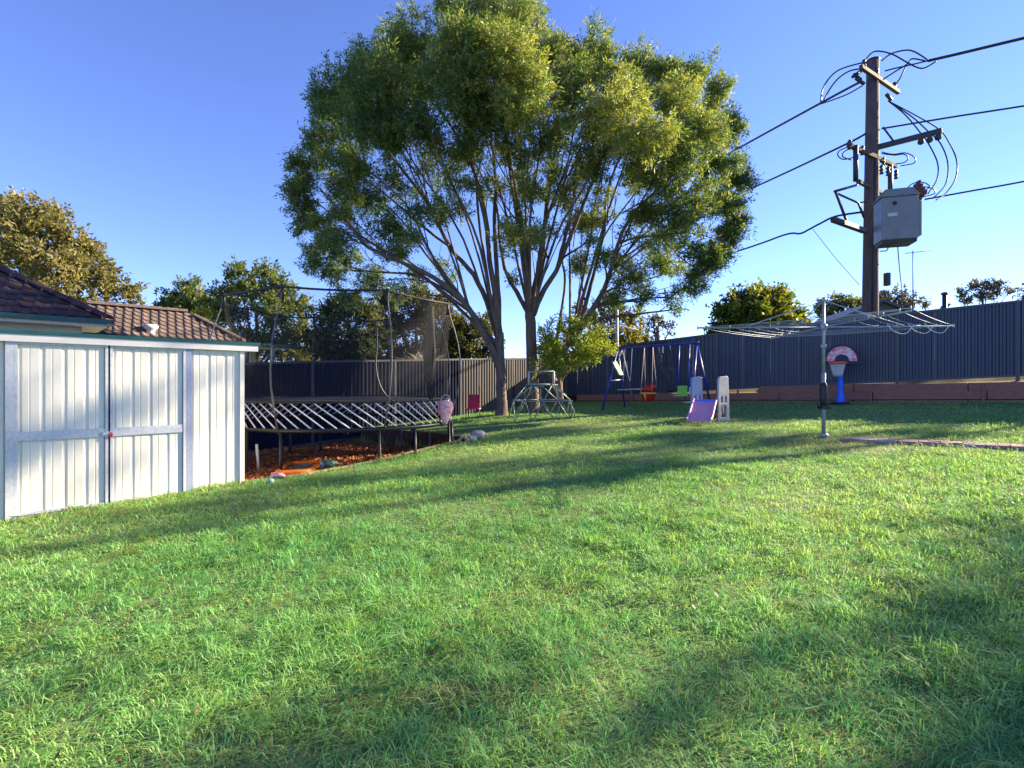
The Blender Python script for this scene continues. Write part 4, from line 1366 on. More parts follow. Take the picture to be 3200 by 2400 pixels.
# steps of loose looping jumper wires
def wire(pts, r=.022, name='jumper_wire', par=None):
    return MB().tube(smooth(pts, 7), r, 5).build(name, M_wire, par or pp_)
def wp(lst, Y0=16.5, Y1=None):
    n = len(lst)
    Y1 = Y0 if Y1 is None else Y1
    return [P(x, y, Y0 + (Y1 - Y0) * i / (n - 1)) for i, (x, y) in enumerate(lst)]
for l in ([(2565, 320), (2570, 280), (2595, 240), (2630, 215), (2695, 196)], [(2572, 318), (2592, 280), (2620, 245), (2655, 222), (2690, 215)],
          [(2700, 192), (2725, 165), (2750, 160), (2790, 170), (2830, 192), (2865, 210), (2890, 212), (2925, 192)], [(2755, 190), (2785, 168), (2830, 157), (2860, 163), (2900, 188)],
          [(2765, 222), (2800, 213), (2850, 202), (2900, 190)], [(2760, 248), (2795, 225), (2835, 200), (2850, 184), (2890, 190)], [(2800, 262), (2815, 240), (2830, 206)]):
    wire(wp(l, 16.6, 16.4), .024)
for l in ([(2775, 315), (2830, 360), (2880, 420), (2905, 455), (2930, 510), (2928, 560), (2900, 605)], [(2775, 315), (2850, 365), (2905, 415), (2940, 450), (2962, 510), (2955, 575), (2915, 620)],
          [(2775, 315), (2860, 360), (2935, 405), (2968, 450), (2990, 505), (2985, 560), (2955, 605), (2925, 625)]):
    wire(wp(l, 16.8, 15.4), .020)
for l in ([(2755, 475), (2790, 482), (2830, 478), (2858, 492), (2855, 510), (2815, 518)], [(2755, 480), (2795, 485), (2825, 482), (2838, 495), (2825, 508), (2800, 512)], [(2650, 460), (2625, 470), (2618, 485), (2635, 498), (2665, 492)], [(2655, 465), (2636, 476), (2634, 490), (2660, 500)],
          [(2825, 600), (2850, 575), (2885, 570), (2905, 585), (2870, 602)], [(2850, 610), (2880, 585), (2915, 590), (2920, 605), (2885, 615)], [(2750, 785), (2770, 783), (2778, 768)]):
    wire(wp(l, 16.2), .018)
wire(wp([(2872, 620), (2870, 660), (2862, 720)], 15.8), .018)

# street wires, each its own line
def street_wire(label, pts, r):
    mb = MB(); mb.tube(smooth(pts, 8), r, 6)
    tag(mb.build('power_line', M_wire), label, 'power line', 'overhead wires of the power pole')
top_r = lambda px, py, Yv: P(px, py, Yv)
street_wire('thick bundled cable running right from the pole top', [P(2900, 190, 16.45), P(3000, 167, 16.2), P(3200, 119, 15.45), P(3700, 0, 13.8)], .045)
street_wire('single wire running right from the middle cross arm', [P(2755, 402, 16.9), P(2980, 365, 16.2), P(3200, 331, 15.55), P(3700, 250, 14.2)], .028)
street_wire('lowest wire running right from the transformer bushings', [P(2890, 623, 16.2), P(3050, 594, 15.9), P(3200, 567, 15.5), P(3700, 470, 14.3)], .026)
street_wire('upper pair of cables running left from the pole top into the tree', [P(2690, 255, 16.7), P(2565, 322, 18.4), P(2290, 473, 23), P(1900, 690, 34)], .040)
street_wire('second cable of the upper pair left of the pole top', [P(2695, 268, 16.7), P(2640, 298, 17.3), P(2565, 325, 18.4)], .022)
street_wire('middle cable running left from the pole behind the tree', [P(2705, 418, 16.8), P(2620, 462, 17.9), P(2335, 595, 23), P(1900, 790, 34)], .036)
street_wire('kinked service cable running left below the lower bracket', [P(2700, 662, 16.7), P(2612, 676, 17.6), P(2560, 700, 18.2), P(2530, 716, 18.6), P(2500, 730, 19), P(2455, 733, 19.6), P(2320, 780, 22), P(2000, 880, 28)], .034)
street_wire('thin stay wire slanting down right from the service cable', [P(2540, 716, 18.6), P(2610, 805, 17.8), P(2685, 890, 17.0)], .010)
street_wire('thin wire dropping from the transformer to the roof', [P(2805, 765, 16.2), P(2812, 850, 19), P(2822, 935, 22)], .018)

# ---------------------------------------------------------------- far roof, chimney, aerials
FRc = Vector((15.6, 21.5, 0))
fh = thing('far_house', 'dark grey gable roof just showing above the right fence beside the pole', 'house', FRc)
mb = MB()
gx = Vector((.98, -.2, 0)); gy = Vector((.2, .98, 0))
zr = 4.95; ze = 4.15
vs = []
for s_ in (0, 6.0):
    for w, z in ((-1.7, ze), (0, zr), (1.7, ze)):
        vs.append(FRc + gx * w + gy * s_ + UP * z)
mb.add(vs + [v - UP * .12 for v in vs], [(0, 1, 4, 3), (1, 2, 5, 4), (6, 9, 10, 7), (7, 10, 11, 8), (0, 6, 7, 1), (1, 7, 8, 2), (0, 3, 9, 6), (2, 8, 11, 5)])
mb.build('roof', M_roofgrey, fh)
mb = MB()
vs = [FRc + gx * w + gy * s_ + UP * z for s_ in (.25, 5.7) for (w, z) in ((-1.5, 0), (1.5, 0), (1.5, ze - .05), (0, zr - .12), (-1.5, ze - .05))]
mb.add(vs, [(0, 1, 2, 3, 4), (9, 8, 7, 6, 5), (0, 5, 6, 1), (1, 6, 7, 2), (4, 9, 5, 0)])
mb.build('wall', mat('far_wall', (.09, .10, .13), (.07, .08, .10), .8), fh)
ch = P(2952, 965, 21); ct = P(2952, 918, 21)
mb = MB(); mb.tube([Vector((ch.x, ch.y, 1.0)), ct], .085, 10)
mb.lathe(ct, [(.09, -.05), (.12, -.04), (.12, .04), (.04, .07)], 10)
tag(mb.build('flue_pipe', M_iron), 'dark flue pipe sticking up above the right fence', 'flue')
an = P(2853, 960, 22); at_ = P(2853, 783, 22)
ae = thing('tv_aerial', 'thin television aerial on a mast right of the power pole', 'aerial', (an.x, an.y, an.z))
MB().tube([an - UP * .5, at_], .022, 6).build('mast', M_iron, ae)
bm0 = P(2828, 792, 22.1); bm1 = P(2905, 783, 21.9)
MB().tube([bm0, bm1], .014, 6).build('boom', M_iron, ae)
for i in range(7):
    c = bm0.lerp(bm1, .05 + .14 * i); w = .10 + .035 * i
    MB().tube([c - Vector((.15, .95, .2)) * w, c + Vector((.15, .95, .2)) * w], .008, 5).build('element', M_iron, ae)
lp = P(1928, 1085, 21.4); lt_ = P(1928, 955, 21.4)
lpo = thing('pale_mast', 'slim pale aerial mast rising behind the left end of the swing set', 'mast', (lp.x, lp.y, .6))
MB().tube([Vector((lp.x, lp.y, .6)), lt_], [.09, .06], 8).build('mast', mat('mast_pale', (.45, .42, .48), (.38, .36, .42), .6), lpo)
MB().tube([P(1880, 1026, 21.4), P(1930, 1018, 21.4), P(1995, 1030, 21.4)], .018, 5).build('cross_bar', mat('mast_pale', (0, 0, 0)), lpo)
# ---------------------------------------------------------------- trees
def leaf_cloud(blobs, L, Wd, dens, pal, rng, up=.35, tuft=22, droop=0.0, spread=.75, lump=.58):
    """blobs: (centre, radii(3), density factor, tone). returns quads and colours"""
    Vs, Cs = [], []
    for (c, R, df, tone) in blobs:
        c = np.array(c); R = np.array(R)
        area = np.pi * R[0] * R[2]
        nt = max(4, int(area * dens * df / tuft))
        d = rng.normal(size=(nt, 3)); d /= np.linalg.norm(d, axis=1)[:, None]
        rad = rng.uniform(0.12, 1, nt) ** .45
        # lumpy outline
        rad = rad * (1 + .16 * np.sin(4 * d[:, 0] + 3 * d[:, 1] + c[0]) * np.sin(5 * d[:, 2] + c[1]))
        ns = 7
        so = rng.normal(size=(ns, 3)); so /= np.linalg.norm(so, axis=1)[:, None]
        so[0] *= .25
        pick = rng.integers(0, ns, nt)
        sz = rng.uniform(.38, .62, ns) + (.58 - lump)
        tc = c + (so[pick] * lump + d * (rad * sz[pick])[:, None]) * R
        ax = d * .8 + rng.normal(size=(nt, 3)) * .45 + np.array([0, 0, up])
        ax /= np.linalg.norm(ax, axis=1)[:, None]
        n = nt * tuft
        tcr = np.repeat(tc, tuft, 0); axr = np.repeat(ax, tuft, 0)
        pos = tcr + axr * (rng.uniform(-.7, .9, n) * L * 1.2)[:, None] + rng.normal(size=(n, 3)) * L * .35
        dr = axr * .9 + rng.normal(size=(n, 3)) * spread
        dr[:, 2] -= droop
        dr /= np.linalg.norm(dr, axis=1)[:, None]
        sd = np.cross(dr, rng.normal(size=(n, 3))); sd /= np.linalg.norm(sd, axis=1)[:, None]
        l = (L * rng.uniform(.6, 1.3, n))[:, None]; w = (Wd * rng.uniform(.6, 1.3, n))[:, None]
        V = np.stack([pos, pos + dr * l * .45 + sd * w * .5, pos + dr * l, pos + dr * l * .45 - sd * w * .5], 1)
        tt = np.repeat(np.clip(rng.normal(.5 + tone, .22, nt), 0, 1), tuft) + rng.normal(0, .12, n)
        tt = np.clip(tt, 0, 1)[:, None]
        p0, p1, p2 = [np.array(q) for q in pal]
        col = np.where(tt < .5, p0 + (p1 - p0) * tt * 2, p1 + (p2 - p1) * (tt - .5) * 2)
        Vs.append(V); Cs.append(col)
    return np.concatenate(Vs), np.concatenate(Cs)

def branch(mb, pts, r0, r1, n=7, jit=0.0, rnd=random):
    s = smooth(pts, 4)
    m = len(s)
    if jit:
        s = [p + Vector((rnd.uniform(-1, 1), rnd.uniform(-1, 1), rnd.uniform(-1, 1))) * jit if 0 < i < m - 1 else p for i, p in enumerate(s)]
    mb.tube(s, [r0 + (r1 - r0) * (i / (m - 1)) ** .85 for i in range(m)], n)
    return s

def tree(name, label, base, limbs, blobs, pal, L=.12, Wd=.03, dens=700, group=None, bark=None, trunk_r=.16, seed=1, leafm=None, up=.35, droop=0.0, twigs=3, tuft=22, flare=True, spread=.75, sprays=0, lump=.58):
    """limbs: list of (points, r0, r1); blobs: (centre, radius or radii, density, tone); twigs are grown from limbs into blobs"""
    rng = np.random.default_rng(seed); rnd = random.Random(seed)
    root = thing(name, label, 'tree', base, group)
    mb = MB(); nodes = []
    for (pts, r0, r1) in limbs:
        s = branch(mb, pts, r0, r1, 8, jit=.012)
        for i, p in enumerate(s):
            nodes.append((p, r0 + (r1 - r0) * i / (len(s) - 1)))
    if flare:
        mb.lathe((base[0], base[1], base[2] - .06), [(trunk_r * 1.55, 0), (trunk_r * 1.25, .08), (trunk_r * 1.06, .22), (trunk_r * .96, .5)], 12)
    tk = mb.build('trunk', bark or M_bark, root)
    tw = MB()
    thick = [q for q in nodes if .022 < q[1] < .085]
    for _ in range(sprays):
        p0, r = rnd.choice(thick)
        out = Vector((p0.x - base[0], (p0.y - base[1]) * 1.0 + rnd.uniform(-1.2, 1.2), 0)) * .16 + Vector((rnd.uniform(-.35, .35), rnd.uniform(-.35, .35), rnd.uniform(.45, 1.0)))
        out.normalize(); Ls = rnd.uniform(1.2, 2.8)
        e = p0 + out * Ls
        if min((Vector(q[0]) - e).length / (q[1] if not hasattr(q[1], '__len__') else q[1][0]) for q in blobs) > 1.25: continue
        mid = p0.lerp(e, .5) + Vector((rnd.uniform(-.2, .2), rnd.uniform(-.2, .2), rnd.uniform(-.2, .05)))
        s = branch(tw, [p0, mid, e], min(.032, r * .55), .007, 5, .012, rnd)
        for k in range(3):
            t0 = s[rnd.randrange(len(s) // 3, len(s))]
            e2 = t0 + (out + Vector((rnd.uniform(-.7, .7), rnd.uniform(-.7, .7), rnd.uniform(-.2, .5)))).normalized() * rnd.uniform(.5, 1.1)
            branch(tw, [t0, t0.lerp(e2, .5) + Vector((0, 0, .05)), e2], .011, .004, 4, .01, rnd)
    bl = []
    for (c, R, df, tone) in blobs:
        c = Vector(c)
        if not hasattr(R, '__len__'): R = (R, R, R * .88)
        bl.append((tuple(c), R, df, tone))
        if twigs:
            # attach from the nearest node that lies below/inwards
            best = min(nodes, key=lambda q: (q[0] - c).length + (2.0 if q[0].z > c.z - .1 else 0))
            p0, r = best
            r = min(max(r * .6, .012), .05)
            mid = p0.lerp(c, .5) + Vector((rnd.uniform(-.2, .2), rnd.uniform(-.2, .2), rnd.uniform(-.05, .25))) * min(1.2, R[0])
            s = branch(tw, [p0, mid, c], r, r * .35, 5, .01, rnd)
            for k in range(twigs):
                t0 = s[rnd.randrange(len(s) // 2, len(s))]
                dv = Vector((rnd.gauss(0, 1), rnd.gauss(0, 1), rnd.gauss(.35, .8))).normalized()
                e = c + Vector((dv.x * R[0], dv.y * R[1], dv.z * R[2])) * .85
                branch(tw, [t0, t0.lerp(e, .5) + Vector((rnd.uniform(-.1, .1), rnd.uniform(-.1, .1), .06)), e], r * .45, .005, 4, .008, rnd)
    if twigs:
        tag(tw.build('branches', M_twig, root), kind='stuff')
    V, C = leaf_cloud(bl, L, Wd, dens, pal, rng, up, tuft, droop, spread, lump)
    tag(np_mesh('crown', V, 4, C, leafm or leaf_mat('leaf', .45, .5, (1.25, 1.3, .55)), root), kind='stuff')
    return root

# main tree: three stems growing close together
TY = 15.0
sc_ = TY / 1600
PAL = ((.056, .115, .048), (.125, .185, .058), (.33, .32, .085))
def TB(px, py, rpx, dy=0.0, df=1.0, tone=0.0):  # tone puts sunlit yellow and shaded dark clumps into the leaf colour
    Yv = TY + dy
    r = rpx * TY / 1600 * .92
    return (P(px, py, Yv), (r, r * 1.05, r * .88), df, tone)
def LM(pts, r0, r1, d0=0.0, d1=0.0):
    n = len(pts)
    return ([P(x, y, TY + d0 + (d1 - d0) * (i / max(1, n - 1))) for i, (x, y) in enumerate(pts)], r0, r1)
t1b = P(1568, 1298, TY); t2b = P(1668, 1290, TY + .6); t3b = P(1742, 1262, TY + 1.2)
limbs1 = [LM([(1568, 1304), (1566, 1210), (1562, 1120), (1560, 1040)], .165, .13),
          LM([(1562, 1150), (1535, 1090), (1500, 1020), (1450, 945), (1375, 880), (1265, 822), (1150, 772), (1085, 690), (1000, 590)], .115, .03, 0, -1.2),
          LM([(1560, 1060), (1530, 960), (1480, 860), (1405, 770), (1345, 650), (1280, 560), (1180, 440), (1100, 370)], .095, .025, 0, 1.0),
          LM([(1562, 1050), (1552, 950), (1530, 810), (1520, 690), (1495, 570), (1430, 430), (1350, 300)], .10, .028, 0, -1.5),
          LM([(1560, 1040), (1556, 900), (1545, 720), (1548, 560), (1530, 400), (1500, 230)], .09, .025, 0, .8),
          LM([(1458, 958), (1400, 910), (1300, 860), (1200, 850), (1110, 840), (1030, 800)], .05, .018, -.4, 1.0),
          LM([(1405, 770), (1310, 700), (1220, 620), (1130, 560), (980, 560)], .045, .015, .4, -.8)]
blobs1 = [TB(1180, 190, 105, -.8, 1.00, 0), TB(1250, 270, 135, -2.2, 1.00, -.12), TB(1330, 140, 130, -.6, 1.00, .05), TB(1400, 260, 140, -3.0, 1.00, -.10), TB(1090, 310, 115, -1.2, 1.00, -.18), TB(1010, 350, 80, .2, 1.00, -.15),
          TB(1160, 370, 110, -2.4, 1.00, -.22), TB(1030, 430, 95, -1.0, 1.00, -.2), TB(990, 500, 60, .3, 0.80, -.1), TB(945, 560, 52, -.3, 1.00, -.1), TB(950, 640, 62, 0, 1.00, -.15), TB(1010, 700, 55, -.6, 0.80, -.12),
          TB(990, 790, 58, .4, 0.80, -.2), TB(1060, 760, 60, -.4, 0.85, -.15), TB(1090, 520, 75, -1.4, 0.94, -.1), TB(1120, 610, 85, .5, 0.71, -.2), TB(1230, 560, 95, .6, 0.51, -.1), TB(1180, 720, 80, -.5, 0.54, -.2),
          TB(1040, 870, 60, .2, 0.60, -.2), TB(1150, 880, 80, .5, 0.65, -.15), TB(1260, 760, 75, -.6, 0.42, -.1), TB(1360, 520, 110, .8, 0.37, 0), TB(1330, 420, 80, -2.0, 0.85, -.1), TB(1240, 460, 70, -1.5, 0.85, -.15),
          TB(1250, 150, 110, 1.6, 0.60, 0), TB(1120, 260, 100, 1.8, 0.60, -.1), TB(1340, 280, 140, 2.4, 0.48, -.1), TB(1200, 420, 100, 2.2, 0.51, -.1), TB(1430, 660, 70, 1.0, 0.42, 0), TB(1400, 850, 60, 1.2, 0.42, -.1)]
limbs2 = [([t2b - UP * .05, P(1664, 1170, TY + .5), P(1660, 1060, TY + .4), P(1656, 975, TY + .3)], .18, .15),
          LM([(1655, 985), (1625, 930), (1585, 860), (1562, 760), (1550, 640), (1480, 500)], .085, .03, .3, 1.6),
          LM([(1657, 975), (1650, 860), (1635, 740), (1610, 600), (1585, 450), (1560, 300), (1530, 150)], .11, .03, .3, -1.8),
          LM([(1660, 970), (1682, 860), (1698, 760), (1706, 660), (1725, 540), (1742, 400), (1720, 280)], .10, .028, .3, .6),
          LM([(1666, 985), (1700, 905), (1738, 845), (1770, 770), (1810, 670), (1855, 560), (1905, 440), (1950, 330)], .09, .026, .3, -1.6),
          LM([(1740, 840), (1760, 760), (1790, 640), (1800, 520), (1830, 400), (1850, 260)], .055, .02, 0, 1.4),
          LM([(1706, 680), (1740, 620), (1770, 560), (1810, 480)], .04, .014, .4, -1.0)]
blobs1 += [TB(1300, 640, 75, -1.0, .5, -.15), TB(1410, 560, 70, -1.6, .45, -.1), TB(1080, 660, 65, -.8, .7, -.15), TB(1130, 480, 60, .2, .6, -.1), TB(1180, 640, 70, 1.0, .5, -.2), TB(1290, 860, 60, .9, .45, -.2),
           TB(1230, 920, 65, .6, .5, -.2), TB(1110, 940, 60, .4, .5, -.2), TB(1510, 1010, 22, -.2, .6, .35), TB(1540, 930, 20, .1, .5, .3), TB(1060, 580, 60, .8, .6, -.15), TB(1450, 460, 75, -1.8, .5, -.05), TB(1300, 380, 80, -2.6, .6, -.1)]
blobs2 = [TB(1480, 70, 140, -.6, 1.00, .08), TB(1610, 110, 125, -.8, 1.00, .12), TB(1700, 200, 100, -.4, 1.00, .08), TB(1500, 190, 130, -3.0, 1.00, .02), TB(1620, 240, 140, -3.2, 1.00, .2), TB(1650, 330, 105, -3.4, 0.90, .16), TB(1550, 330, 110, -2.8, 0.80, 0), TB(1460, 340, 90, -2.6, 0.70, -.1),
          TB(1800, 190, 105, -.2, 1.00, -.02), TB(1880, 160, 90, .2, 1.00, 0), TB(1780, 280, 110, -1.6, 1.00, -.05), TB(1900, 300, 110, -1.4, 1.00, .05), TB(1930, 370, 115, -3.4, 1.00, .32), TB(2020, 420, 85, -3.2, 0.90, .28), TB(1860, 430, 85, -2.4, 0.70, .05),
          TB(1550, 100, 120, 1.8, 0.60, 0), TB(1680, 160, 120, 2.0, 0.60, 0), TB(1820, 230, 110, 2.2, 0.60, 0), TB(1600, 300, 140, 2.8, 0.48, 0), TB(1760, 380, 120, 2.6, 0.36, 0), TB(1480, 480, 80, -1.0, 0.59, -.05), TB(1600, 480, 70, -1.5, 0.42, 0), TB(1720, 480, 80, -1.2, 0.51, .1), TB(1700, 600, 60, .6, 0.42, .15),
          TB(1790, 560, 75, 1.2, 0.51, 0), TB(1560, 600, 60, 1.2, 0.37, 0), TB(1660, 740, 45, .6, 0.42, .2), TB(1600, 870, 40, .6, 0.42, .1), TB(1640, 20, 60, -.4, 0.80, .15), TB(1400, 20, 70, 0, 0.90, .05), TB(1520, -30, 70, .4, 0.90, .1)]
blobs2 += [TB(1500, 560, 65, -1.4, .45, -.05), TB(1630, 600, 65, -1.6, .45, .05), TB(1760, 640, 70, -.6, .5, .1), TB(1850, 520, 80, -1.8, .6, .1), TB(1690, 420, 85, -2.2, .55, .1), TB(1570, 440, 70, -2.4, .5, 0), TB(1620, 700, 50, -.6, .4, .1), TB(1720, 720, 55, .8, .45, .15)]
limbs3 = [([t3b - UP * .05, P(1732, 1200, TY + 1.1), P(1722, 1165, TY + 1.0), P(1730, 1120, TY + 1.0)], .15, .10),
          ([P(1735, 1225, TY + 1.1), P(1755, 1180, TY + .9), P(1778, 1155, TY + .8), P(1775, 1120, TY + .8)], .085, .055),
          LM([(1730, 1130), (1770, 1085), (1800, 1050), (1845, 980), (1890, 900), (1915, 820), (1935, 750), (1985, 660), (2090, 560), (2200, 440)], .11, .03, 1.0, -.4),
          LM([(1800, 1050), (1830, 950), (1862, 830), (1888, 720), (1895, 610), (1945, 480), (2060, 330)], .075, .022, .9, .8),
          LM([(1730, 1120), (1750, 1000), (1765, 880), (1758, 790), (1775, 690)], .06, .02, 1.0, 1.4),
          LM([(1932, 760), (1995, 742), (2070, 735), (2150, 728), (2230, 745)], .04, .014, .3, -1.0),
          LM([(1885, 915), (1925, 900), (1960, 905), (2000, 925)], .035, .012, .8, .2),
          LM([(2060, 735), (2110, 790), (2160, 830), (2200, 860)], .025, .010, -.2, -.6)]
blobs3 = [TB(1980, 200, 90, .2, 1.00, .0), TB(2080, 220, 85, .1, 1.00, .02), TB(2175, 230, 85, 0, 1.00, -.02), TB(2235, 320, 85, .2, 1.00, .12), TB(2100, 330, 110, -1.6, 1.00, .12), TB(2190, 410, 100, -1.2, 1.00, .12), TB(2275, 420, 75, .3, 1.00, .05), TB(2040, 540, 105, -1.8, 0.90, .05),
          TB(2130, 520, 110, -1.4, 0.90, .02), TB(2240, 510, 90, -.4, 1.00, -.1), TB(2300, 560, 78, .2, 1.00, -.15), TB(2270, 640, 85, -.2, 1.00, -.15), TB(2270, 740, 78, .1, 1.00, -.15), TB(2215, 820, 75, 0, 0.90, -.15), TB(2160, 880, 60, .2, 0.75, -.15), TB(2105, 930, 40, .1, 0.70, -.15), TB(2060, 830, 65, .5, 0.77, -.1),
          TB(2100, 720, 75, -.4, 0.71, -.1), TB(2010, 660, 70, -.6, 0.85, .1), TB(2180, 630, 85, -1.2, 0.70, -.05), TB(1990, 880, 80, .4, 0.85, -.12), TB(1935, 930, 55, .3, 0.85, -.05), TB(1890, 800, 45, 1.2, 0.51, .1), TB(1960, 560, 80, 1.2, 0.68, 0), TB(1830, 700, 70, 1.0, 0.85, .2), TB(1810, 820, 60, 1.2, 0.77, .2),
          TB(2100, 300, 110, 2.0, 0.60, 0), TB(2200, 420, 100, 2.2, 0.60, 0), TB(2050, 430, 110, 2.4, 0.42, 0), TB(2240, 600, 90, 1.8, 0.60, 0), TB(2140, 700, 80, 1.8, 0.51, 0), TB(2000, 280, 100, 1.8, 0.60, 0)]
blobs3 += [TB(1960, 470, 80, -2.2, .7, .12), TB(2060, 640, 75, -1.0, .6, 0), TB(2150, 780, 65, -.6, .6, -.12), TB(2040, 760, 60, .6, .5, -.1), TB(1880, 640, 65, .2, .5, .1), TB(1940, 820, 55, .6, .5, 0), TB(2020, 940, 45, .3, .5, -.1)]
RF = random.Random(40)
def fan(x0, y0, d0, targets, r0):
    out = []
    for (x, y, dy) in targets:
        ym = y0 + (y - y0) * .45; xm = x0 + (x - x0) * RF.uniform(.30, .42)
        y2 = y0 + (y - y0) * .75; x2 = x0 + (x - x0) * RF.uniform(.62, .74)
        out.append(LM([(x0, y0), (xm + RF.uniform(-12, 12), ym), (x2 + RF.uniform(-14, 14), y2), (x, y)], r0 * RF.uniform(.8, 1.15), .013, d0, dy))
        # forks
        for k in range(3):
            t = RF.uniform(.45, .8); fx = x0 + (x - x0) * t * .93; fy = y0 + (y - y0) * t
            dd = d0 + (dy - d0) * t
            ex = fx + (x - x0) * .22 + RF.uniform(-75, 75); ey = fy - RF.uniform(110, 260)
            out.append(LM([(fx, fy), ((fx + ex) / 2 + RF.uniform(-15, 15), (fy + ey) / 2), (ex, ey)], r0 * .38, .007, dd, dd + RF.uniform(-.7, .7)))
    return out
limbs1 += fan(1562, 1090, 0, [(960, 610, .6), (1080, 480, -1.6), (1180, 330, .4), (1270, 300, 2.2), (1330, 380, -2.6), (1420, 270, 1.0), (1460, 330, -2.4)], .052)
limbs1 += fan(1470, 975, -.2, [(1010, 700, -1.2), (1100, 560, .8), (1230, 420, -1.6), (1310, 470, 1.8)], .042)
limbs2 += fan(1657, 1000, .3, [(1490, 330, 1.4), (1540, 230, -2.6), (1630, 330, 2.2), (1680, 300, -2.8), (1760, 300, 2.0), (1800, 350, -1.6), (1850, 330, 1.0), (1905, 420, -3.0)], .052)
limbs3 += fan(1780, 1075, 1.0, [(1800, 560, 1.6), (1930, 400, 1.6), (2030, 330, -1.0), (2120, 380, 1.8), (2210, 500, .4)], .050)
limbs3 += fan(1905, 850, .7, [(2100, 470, -1.6), (2180, 600, 1.4), (2250, 640, -.4), (2140, 700, .6)], .036)
def infill(x0, x1, y0, y1, n, tone, sd):
    r = random.Random(sd); o = []
    for _ in range(n):
        o.append(TB(r.uniform(x0, x1), r.uniform(y0, y1), r.uniform(34, 58), r.uniform(-2.2, 2.0), r.uniform(.35, .65), tone + r.uniform(-.1, .15)))
    return o
blobs1 += infill(1000, 1450, 470, 800, 15, -.15, 1) + [TB(935, 520, 50, -.2, 1.1, -.1), TB(925, 590, 52, -.5, 1.1, -.1), TB(960, 690, 60, .2, 1.0, -.15), TB(1000, 840, 60, -.2, .8, -.2), TB(1080, 800, 60, .6, .7, -.2)]
blobs2 += infill(1440, 1880, 430, 760, 14, .02, 2)
blobs3 += infill(1880, 2230, 560, 860, 10, -.1, 3) + [TB(2180, 900, 48, -.3, .8, -.15), TB(2120, 965, 30, .2, .7, -.15), TB(2250, 800, 60, -.4, .9, -.15), TB(2295, 680, 60, .1, 1.0, -.15)]
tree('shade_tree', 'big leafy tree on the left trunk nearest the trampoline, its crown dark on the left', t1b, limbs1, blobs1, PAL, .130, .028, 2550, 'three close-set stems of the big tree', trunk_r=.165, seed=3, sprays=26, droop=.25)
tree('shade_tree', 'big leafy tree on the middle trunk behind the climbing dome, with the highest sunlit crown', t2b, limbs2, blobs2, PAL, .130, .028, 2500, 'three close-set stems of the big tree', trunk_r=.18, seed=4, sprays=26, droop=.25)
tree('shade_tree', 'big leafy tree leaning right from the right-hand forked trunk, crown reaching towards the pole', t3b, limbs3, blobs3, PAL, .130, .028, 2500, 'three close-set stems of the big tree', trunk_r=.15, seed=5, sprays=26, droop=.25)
# sunlit young growth around the right trunk
yb = P(1752, 1240, TY + .2)
ybl = [(P(x, y, TY + dy), r * TY / 1600 * 1.15, df * .95, tone + .12) for (x, y, r, dy, df, tone) in
       ((1700, 1130, 42, -.1, .8, .1), (1880, 1090, 45, .1, .8, .1), (1830, 1010, 42, .4, .6, .1), (1740, 1060, 55, .2, .8, .1), (1800, 1090, 62, 0, .9, .15), (1760, 1120, 58, -.2, .9, .15), (1850, 1060, 50, .2, .7, .1), (1720, 1100, 45, .1, .7, .05), (1790, 1030, 48, .5, .6, .1), (1830, 1110, 45, .1, .7, .1), (1770, 1000, 40, .6, .5, .1), (1690, 1060, 30, .4, .5, .05))]
tree('young_tree', 'small bright yellow-green sapling in front of the forked trunk', yb, [([yb - UP * .05, P(1748, 1190, TY + .1), P(1752, 1140, TY), P(1770, 1080, TY)], .06, .02)], ybl,
     ((.10, .17, .022), (.19, .25, .028), (.32, .33, .05)), .13, .038, 1150, None, bark=M_bark2, trunk_r=.06, seed=9)

# background trees
def bgtree(name, label, px, Yv, ground_y, blobs, pal, L, Wd, dens, seed, group=None, tr=.14, up=.3, bark=None, twigs=2, leafm=None, droop=0.0, spread=.75):
    top = min(b[1] for b in blobs); cy = sum(b[1] for b in blobs) / len(blobs); 
    base = P(px, ground_y, Yv); base.z = gz(base.x, base.y) if Yv < 30 else .6
    bl = [(P(b[0], b[1], Yv + b[3]), (b[2] * Yv / 1600, b[2] * Yv / 1600, b[2] * Yv / 1600 * .9), b[4] if len(b) > 4 else 1, b[5] if len(b) > 5 else 0) for b in blobs]
    c = P(px, cy, Yv)
    limbs = [([base - UP * .1, base.lerp(c, .5) + Vector((.1, 0, 0)), c], tr, tr * .45)]
    for b in bl[::2]:
        v = Vector(b[0])
        limbs.append(([base.lerp(c, .45), base.lerp(c, .6).lerp(v, .4), v], tr * .45, tr * .12))
    return tree(name, label, base, limbs, bl, pal, L, Wd * 1.15, dens * 1.8, group, bark or M_bark, tr, seed, leafm, up, droop, twigs, 18, False, spread, 0, .38)
PAL_GOLD = ((.085, .085, .035), (.18, .165, .065), (.28, .23, .11))
bgtree('autumn_tree', 'large olive gold tree behind the dark tiled roof at far left', 110, 24, 1150,
       [(20, 690, 80, 0, .9), (110, 700, 85, -1.5, .9, .1), (60, 780, 95, -2, .85), (190, 760, 80, -.8, .9), (260, 770, 50, 0, .8), (150, 850, 90, -2, .75, .1), (255, 850, 75, -1, .8, .05), (330, 850, 55, 0, .75), (340, 910, 60, -.5, .7), (400, 910, 45, 0, .7), (230, 930, 75, -1.5, .6, .1), (90, 900, 70, 0, .6), (-60, 740, 110, 0, .9), (-40, 860, 100, -1, .8), (300, 790, 45, .5, .7), (170, 690, 55, 1, .8), (50, 640, 50, 0, .8), (420, 945, 30, 0, .6)],
       PAL_GOLD, .20, .085, 300, 21, tr=.28, up=.2)
PAL_CON = ((.040, .080, .032), (.10, .14, .04), (.24, .23, .06))
